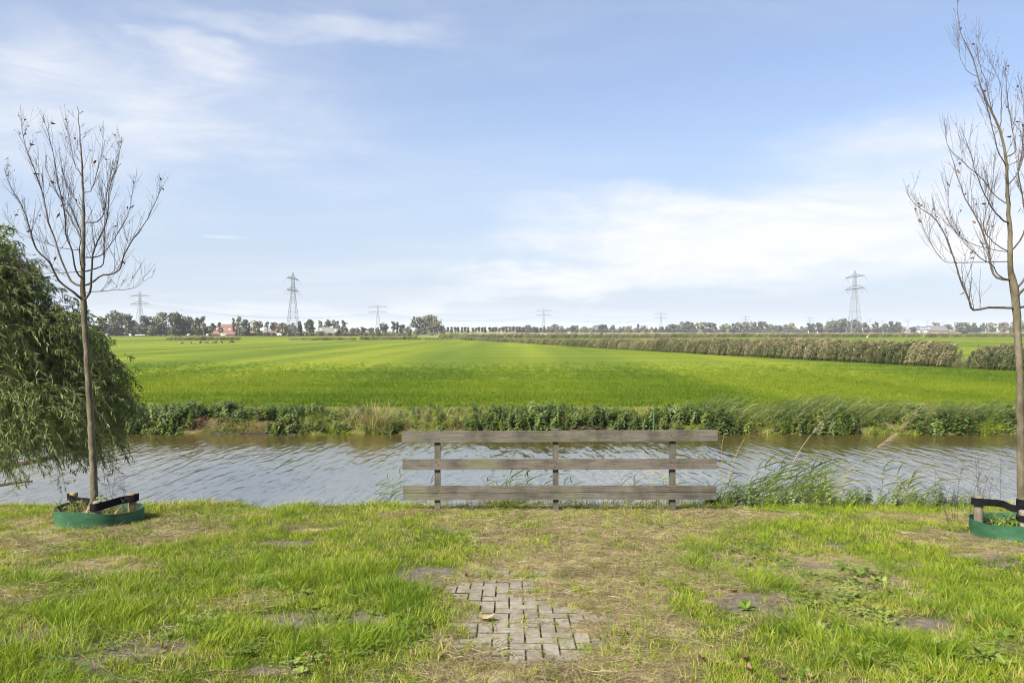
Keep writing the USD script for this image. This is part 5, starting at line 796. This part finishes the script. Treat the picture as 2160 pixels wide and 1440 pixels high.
FARP = [(295, 614, 877, 'second pylon from the left, rising behind the tree belt'), (797, 641, 1300, 'pylon left of centre over the low brown trees'), (1146.5, 650, 1549, 'slim hazy pylon at the centre of the skyline'), (1394, 658, 1867, 'hazy T-shaped pylon over the low trees right of centre'), (1572.6, 664.5, 2275, 'faint far pylon above the open-crowned trees'), (1708, 667.5, 2468, 'fainter far pylon right of the gap in the trees'), (1756, 670, 2750, 'faint pylon top behind the left end of the dark wood'), (1835, 671, 2800, 'faint pylon top right of the dark wood'), (1861, 673, 3000, 'thin faint pylon above the square-topped tree'), (1915, 671.5, 2900, 'faint pylon right of the small red roof'), (1957, 674.5, 3100, 'very faint pylon over the left end of the long farm'), (1989, 677, 3300, 'faintest pylon, above the right end of the long farm')]
pos = [(X(px, Z), Z) for px, _, Z, _ in FARP]; first = None; att0 = None
for i, (px, top, Z, lab) in enumerate(FARP):
    a = pos[max(i - 1, 0)]; b = pos[min(i + 1, len(pos) - 1)]; rot = math.atan2(b[1] - a[1], b[0] - a[0]) + math.pi / 2 if i < 6 else rng.uniform(-.4, .4)
    if i in (1, 2): rot = (0.12, -.1)[i - 1]
    if i >= 3: rot = rng.normal(0, .2)
    if i == 0: first, att0 = pylon('pylon', lab, *pos[0], rot, 47.5, .24, .12); s_ = top_H(top, Z) / 47.5
    else: copy_of(first, 'pylon', lab, 'pylon', (*pos[i], GZ), rot - 0, None, (1, 1, top_H(top, Z) / 47.5))
    FARP[i] = (px, top, Z, lab, rot, top_H(top, Z) / 47.5)
WN = ['left of the leftmost pylon', 'between the leftmost pylon and the pylon left of centre', 'between the pylon left of centre and the centre pylon', 'between the centre pylon and the hazy T-shaped one', 'between the hazy T-shaped pylon and the fainter one beyond']
def ends(i): x, y = pos[i]; _, _, _, _, r_, g_ = FARP[i]; return [np.array([x + u_ * math.cos(r_), y + u_ * math.sin(r_), GZ + z * g_]) for u_, z in att0]
E_ = [[p + np.array([-330, 60, 0]) for p in ends(0)]] + [ends(i) for i in range(5)]
for i in range(5):
    w = []
    for a, b in zip(sorted(E_[i], key=lambda p: (round(p[2] / 5), p[0])), sorted(E_[i + 1], key=lambda p: (round(p[2] / 5), p[0]))):
        s = np.linspace(0, 1, 30)[:, None]; w.append(tube(a + (b - a) * s - UP * 4 * 12.0 * s * (1 - s), np.full(30, .055), 3, False))
    t = thing('power_lines', f'thin sagging power lines {WN[i]}', 'power lines'); [part(t, 'wire', m, M['wire']) for m in w]
# ------------------------------------------------------------------ small far things
def blobmesh(c, r, s=1): m = trimesh.creation.icosphere(s); return np.array(m.vertices) * r + c, np.array(m.faces)
def goose(x, y, rot, up):
    t = thing('goose', 'grey goose grazing on the green field before the left reed band', 'goose', (x, y, field_z(np.array(x), np.array(y))), rot, 'geese on the left of the green field')
    part(t, 'body', cat([blobmesh([0, 0, .36], [.36, .17, .17]), tube([[-.3, 0, .38], [-.5, 0, .42]], [.09, .02], 6)]), M['goose_body'], smooth=True)
    part(t, 'neck', cat([tube([[.25, 0, .40], [.36, 0, .5 if up else .3], [.42, 0, .72 if up else .12]], [.07, .05, .045], 6), blobmesh([.46, 0, .74 if up else .10], [.075, .05, .05])]), M['goose_dark'], smooth=True)
    part(t, 'tail', blobmesh([-.40, 0, .34], [.09, .07, .05]), M['white_feather']); part(t, 'leg', tube([[.02, .06, 0], [.0, .06, .26]], [.015, .02], 5), M['beak']); part(t, 'leg', tube([[.06, -.06, 0], [.0, -.06, .26]], [.015, .02], 5), M['beak']); return t
for px, py in ((383, 726), (403, 725.5), (422.5, 725.5), (435, 725.5), (441, 725.7), (451.5, 725.2), (455, 725.9), (467, 724.8), (488, 724.4), (491.5, 724.6)): Z = 2.5 * F / (py - HY); goose(X(px, Z), Z, rng.uniform(0, 6.28), rng.random() < .4)
Z = 2.5 * F / 14.0; t = thing('egret', 'white egret standing before the far reed band on the right', 'egret', (X(1829.5, 215), 215, GZ), .5)
part(t, 'body', cat([blobmesh([0, 0, .62], [.26, .13, .15]), tube([[-.2, 0, .58], [-.38, 0, .48]], [.08, .02], 6)]), M['white_feather'], smooth=True); part(t, 'neck', cat([tube([[.2, 0, .68], [.3, 0, .85], [.24, 0, 1.0], [.28, 0, 1.14]], [.06, .04, .035, .035], 6), blobmesh([.31, 0, 1.16], [.07, .04, .04])]), M['white_feather'], smooth=True); part(t, 'beak', tube([[.36, 0, 1.16], [.5, 0, 1.14]], [.02, .004], 5), M['beak'])
for s_ in (-1, 1): part(t, 'leg', tube([[.0, s_ * .05, 0], [.0, s_ * .05, .52]], [.014, .018], 5), M['goose_dark'])
def sheep(px, Z, rot, lab):
    t = thing('sheep', lab, 'sheep', (X(px, Z), Z, GZ), rot); part(t, 'body', cat([blobmesh([0, 0, .72], [.58, .3, .32], 2), blobmesh([.3, 0, .78], [.3, .26, .26], 2)]), M['wool'], smooth=True); part(t, 'head', cat([tube([[.5, 0, .85], [.72, 0, .92]], [.14, .11], 7), blobmesh([.82, 0, .88], [.17, .09, .10]), blobmesh([.74, .13, .96], [.03, .07, .03]), blobmesh([.74, -.13, .96], [.03, .07, .03])]), M['wool'], smooth=True)
    for q in (-.32, .34):
        for s_ in (-.16, .16): part(t, 'leg', tube([[q, s_, 0], [q, s_, .3], [q, s_, .6]], [.05, .05, .09], 6), M['wool'])
for px, lab, r_ in ((224, 'white sheep beside the willow edge at the far left', 0.), (275, 'white sheep below the loose-crowned tree', 2.9), (397, 'white sheep left of the slim tall tree', .3), (437, 'largest white sheep below the farm annex', 0.2), (468.5, 'white sheep before the middle of the farmhouse', 3.0), (474, 'white sheep close right of another by the farmhouse', .4)): sheep(px, 318, r_, lab)
def vehicle(name, px, Z, L, H, W, lab, cat_):
    t = thing(name, lab, cat_, (X(px, Z), Z, GZ)); pr = np.array([[0, .3], [L, .3], [L, H * .55], [L * .86, H * .62], [L * .74, H], [L * .04, H], [0, H * .6]]); n_ = len(pr); v = np.vstack([np.c_[pr[:, 0] - L / 2, np.full(n_, s_ * W / 2), pr[:, 1]] for s_ in (-1, 1)]); f = [[0, i, i + 1] for i in range(1, n_ - 1)] + [[n_, n_ + i + 1, n_ + i] for i in range(1, n_ - 1)] + [x for i in range(n_) for x in ([i, n_ + i, n_ + (i + 1) % n_], [i, n_ + (i + 1) % n_, (i + 1) % n_])]
    part(t, 'body', (v, np.array(f)), M['white_paint']); part(t, 'window', box(L * .08 - L / 2, L * .7 - L / 2, -W / 2 - .02, -W / 2 + .01, H * .66, H * .92), M['window_pane'])
    for q in (.18, .82): 
        for s_ in (-1, 1): m = trimesh.creation.cylinder(.33, .22, sections=14); m.apply_transform(trimesh.transformations.rotation_matrix(math.pi / 2, [1, 0, 0])); m.apply_translation([L * (q - .5), s_ * (W / 2 - .08), .33]); part(t, 'wheel', m, M['tyre'])
vehicle('parked_car', 586, 344, 1.9 * 1.9, 1.5, 1.8, 'white car parked left of the big left pylon', 'car'); vehicle('parked_car', 572, 346, 3.6, 1.0, 1.7, 'low white car behind the pollards near the barn end', 'car')
t = thing('farm_trailer', 'long low white trailer below the dense dark trees', 'trailer', (X(297, 340), 340, GZ)); part(t, 'bed', box(-2.1, 2.1, -.9, .9, .35, .75), M['white_paint'])
for q in (-1.2, 1.2):
    m = trimesh.creation.cylinder(.3, .2, sections=14); m.apply_transform(trimesh.transformations.rotation_matrix(math.pi / 2, [1, 0, 0])); m.apply_translation([q, -.8, .3]); part(t, 'wheel', m, M['tyre'])
part(t, 'drawbar', tube([[2.1, 0, .5], [3.2, 0, .42]], [.06, .05], 6), M['wall_dark'])
t = thing('street_lamp', 'grey lamp post with pale head left of the big left pylon', 'lamp', (X(591, 346), 346, GZ)); part(t, 'pole', tube([[0, 0, 0], [0, 0, 2.3]], [.06, .05], 6), M['steel']); part(t, 'lamp_head', blobmesh([0, 0, 2.45], [.24, .24, .2]), M['white_paint'])
for px, py, s_, lab in ((1705, 703, 1, 'small white post by the narrow tree right of the gap'), (1724, 702.5, .8, 'small white post left of the rounded tree by the dark wood')): mesh_thing('white_post', (lambda m: (m[0] + [X(px, 700), 700, GZ], m[1]))(box(-.25 * s_, .25 * s_, -.2, .2, 0, 2.2 * s_)), M['white_paint'], lab, 'post')
# ------------------------------------------------------------------ fallen leaves
def leaf(L, w, curl):
    s = np.linspace(0, 1, 6); wd = w * np.sin(np.pi * (s * .9 + .06)) * .5; z = curl * (s - .5) ** 2 * L * 2.2; v = np.vstack([np.c_[s * L - L / 2, -wd, z + wd * .5], np.c_[s * L - L / 2, 0 * s, z], np.c_[s * L - L / 2, wd, z + wd * .5]]); i = np.arange(5)
    return v, np.vstack([np.stack([i, i + 1, i + 7, i + 6], 1), np.stack([i + 6, i + 7, i + 13, i + 12], 1)])
LP = [(875, 1392), (905, 1330), (860, 1300), (770, 1372), (690, 1405), (655, 1398), (345, 1375), (322, 1410), (885, 1365), (935, 1395), (1545, 1250), (1788, 1292), (1800, 1295), (1972, 1293), (2035, 1308), (2040, 1314), (1845, 1238), (2010, 1355), (1840, 1368), (1580, 1418), (1480, 1396), (1572, 1395), (1710, 1432), (2132, 1296), (1650, 1440 - 8), (530, 1345), (300, 1330), (1322, 1345), (985, 1220), (905, 1253), (2060, 1380), (1455, 1300), (620, 1280), (445, 1365), (1930, 1390)]
lv0 = None; llab, lgrp = 'small curled brown leaf fallen on the lawn', 'brown leaves fallen on the lawn'
for k_, (px, py) in enumerate(LP):
    x, y = ground_at(px, py); m, f = leaf(rng.uniform(.045, .07), rng.uniform(.026, .042), rng.uniform(.2, 1)); a = rng.uniform(0, 6.28); tl = rng.normal(0, .35); m = np.c_[m[:, 0], m[:, 1] * math.cos(tl) - m[:, 2] * math.sin(tl), m[:, 1] * math.sin(tl) + m[:, 2] * math.cos(tl)]
    m = np.c_[m[:, 0] * math.cos(a) - m[:, 1] * math.sin(a), m[:, 0] * math.sin(a) + m[:, 1] * math.cos(a), m[:, 2] + .022] + [x, y, lz(x, y)]; mesh_thing('fallen_leaf', (m, f), M['fallen'], llab, 'leaf', lgrp)
x, y = ground_at(1023, 1312); m, f = leaf(.14, .07, .5); mesh_thing('fallen_leaf', (m + [x, y, lawn_plane(y) + .02], f), M['straw'], 'large pale curled leaf lying at the left edge of the brick paving', 'leaf')
# ------------------------------------------------------------------ haze over the polder
mat('haze_air', {"v": ("principled_volume", {"color": (.90, .94, 1.0), "density": .00018, "anisotropy": .1})}, surface=None, volume="v.volume")
v, f = box(-9500, 9500, -200, 9500, -1.8, 54); mesh_thing('haze', (v, cat([(v, f)])[1]), M['haze_air'], 'thin pale haze over the flat land', 'haze', kind='stuff')
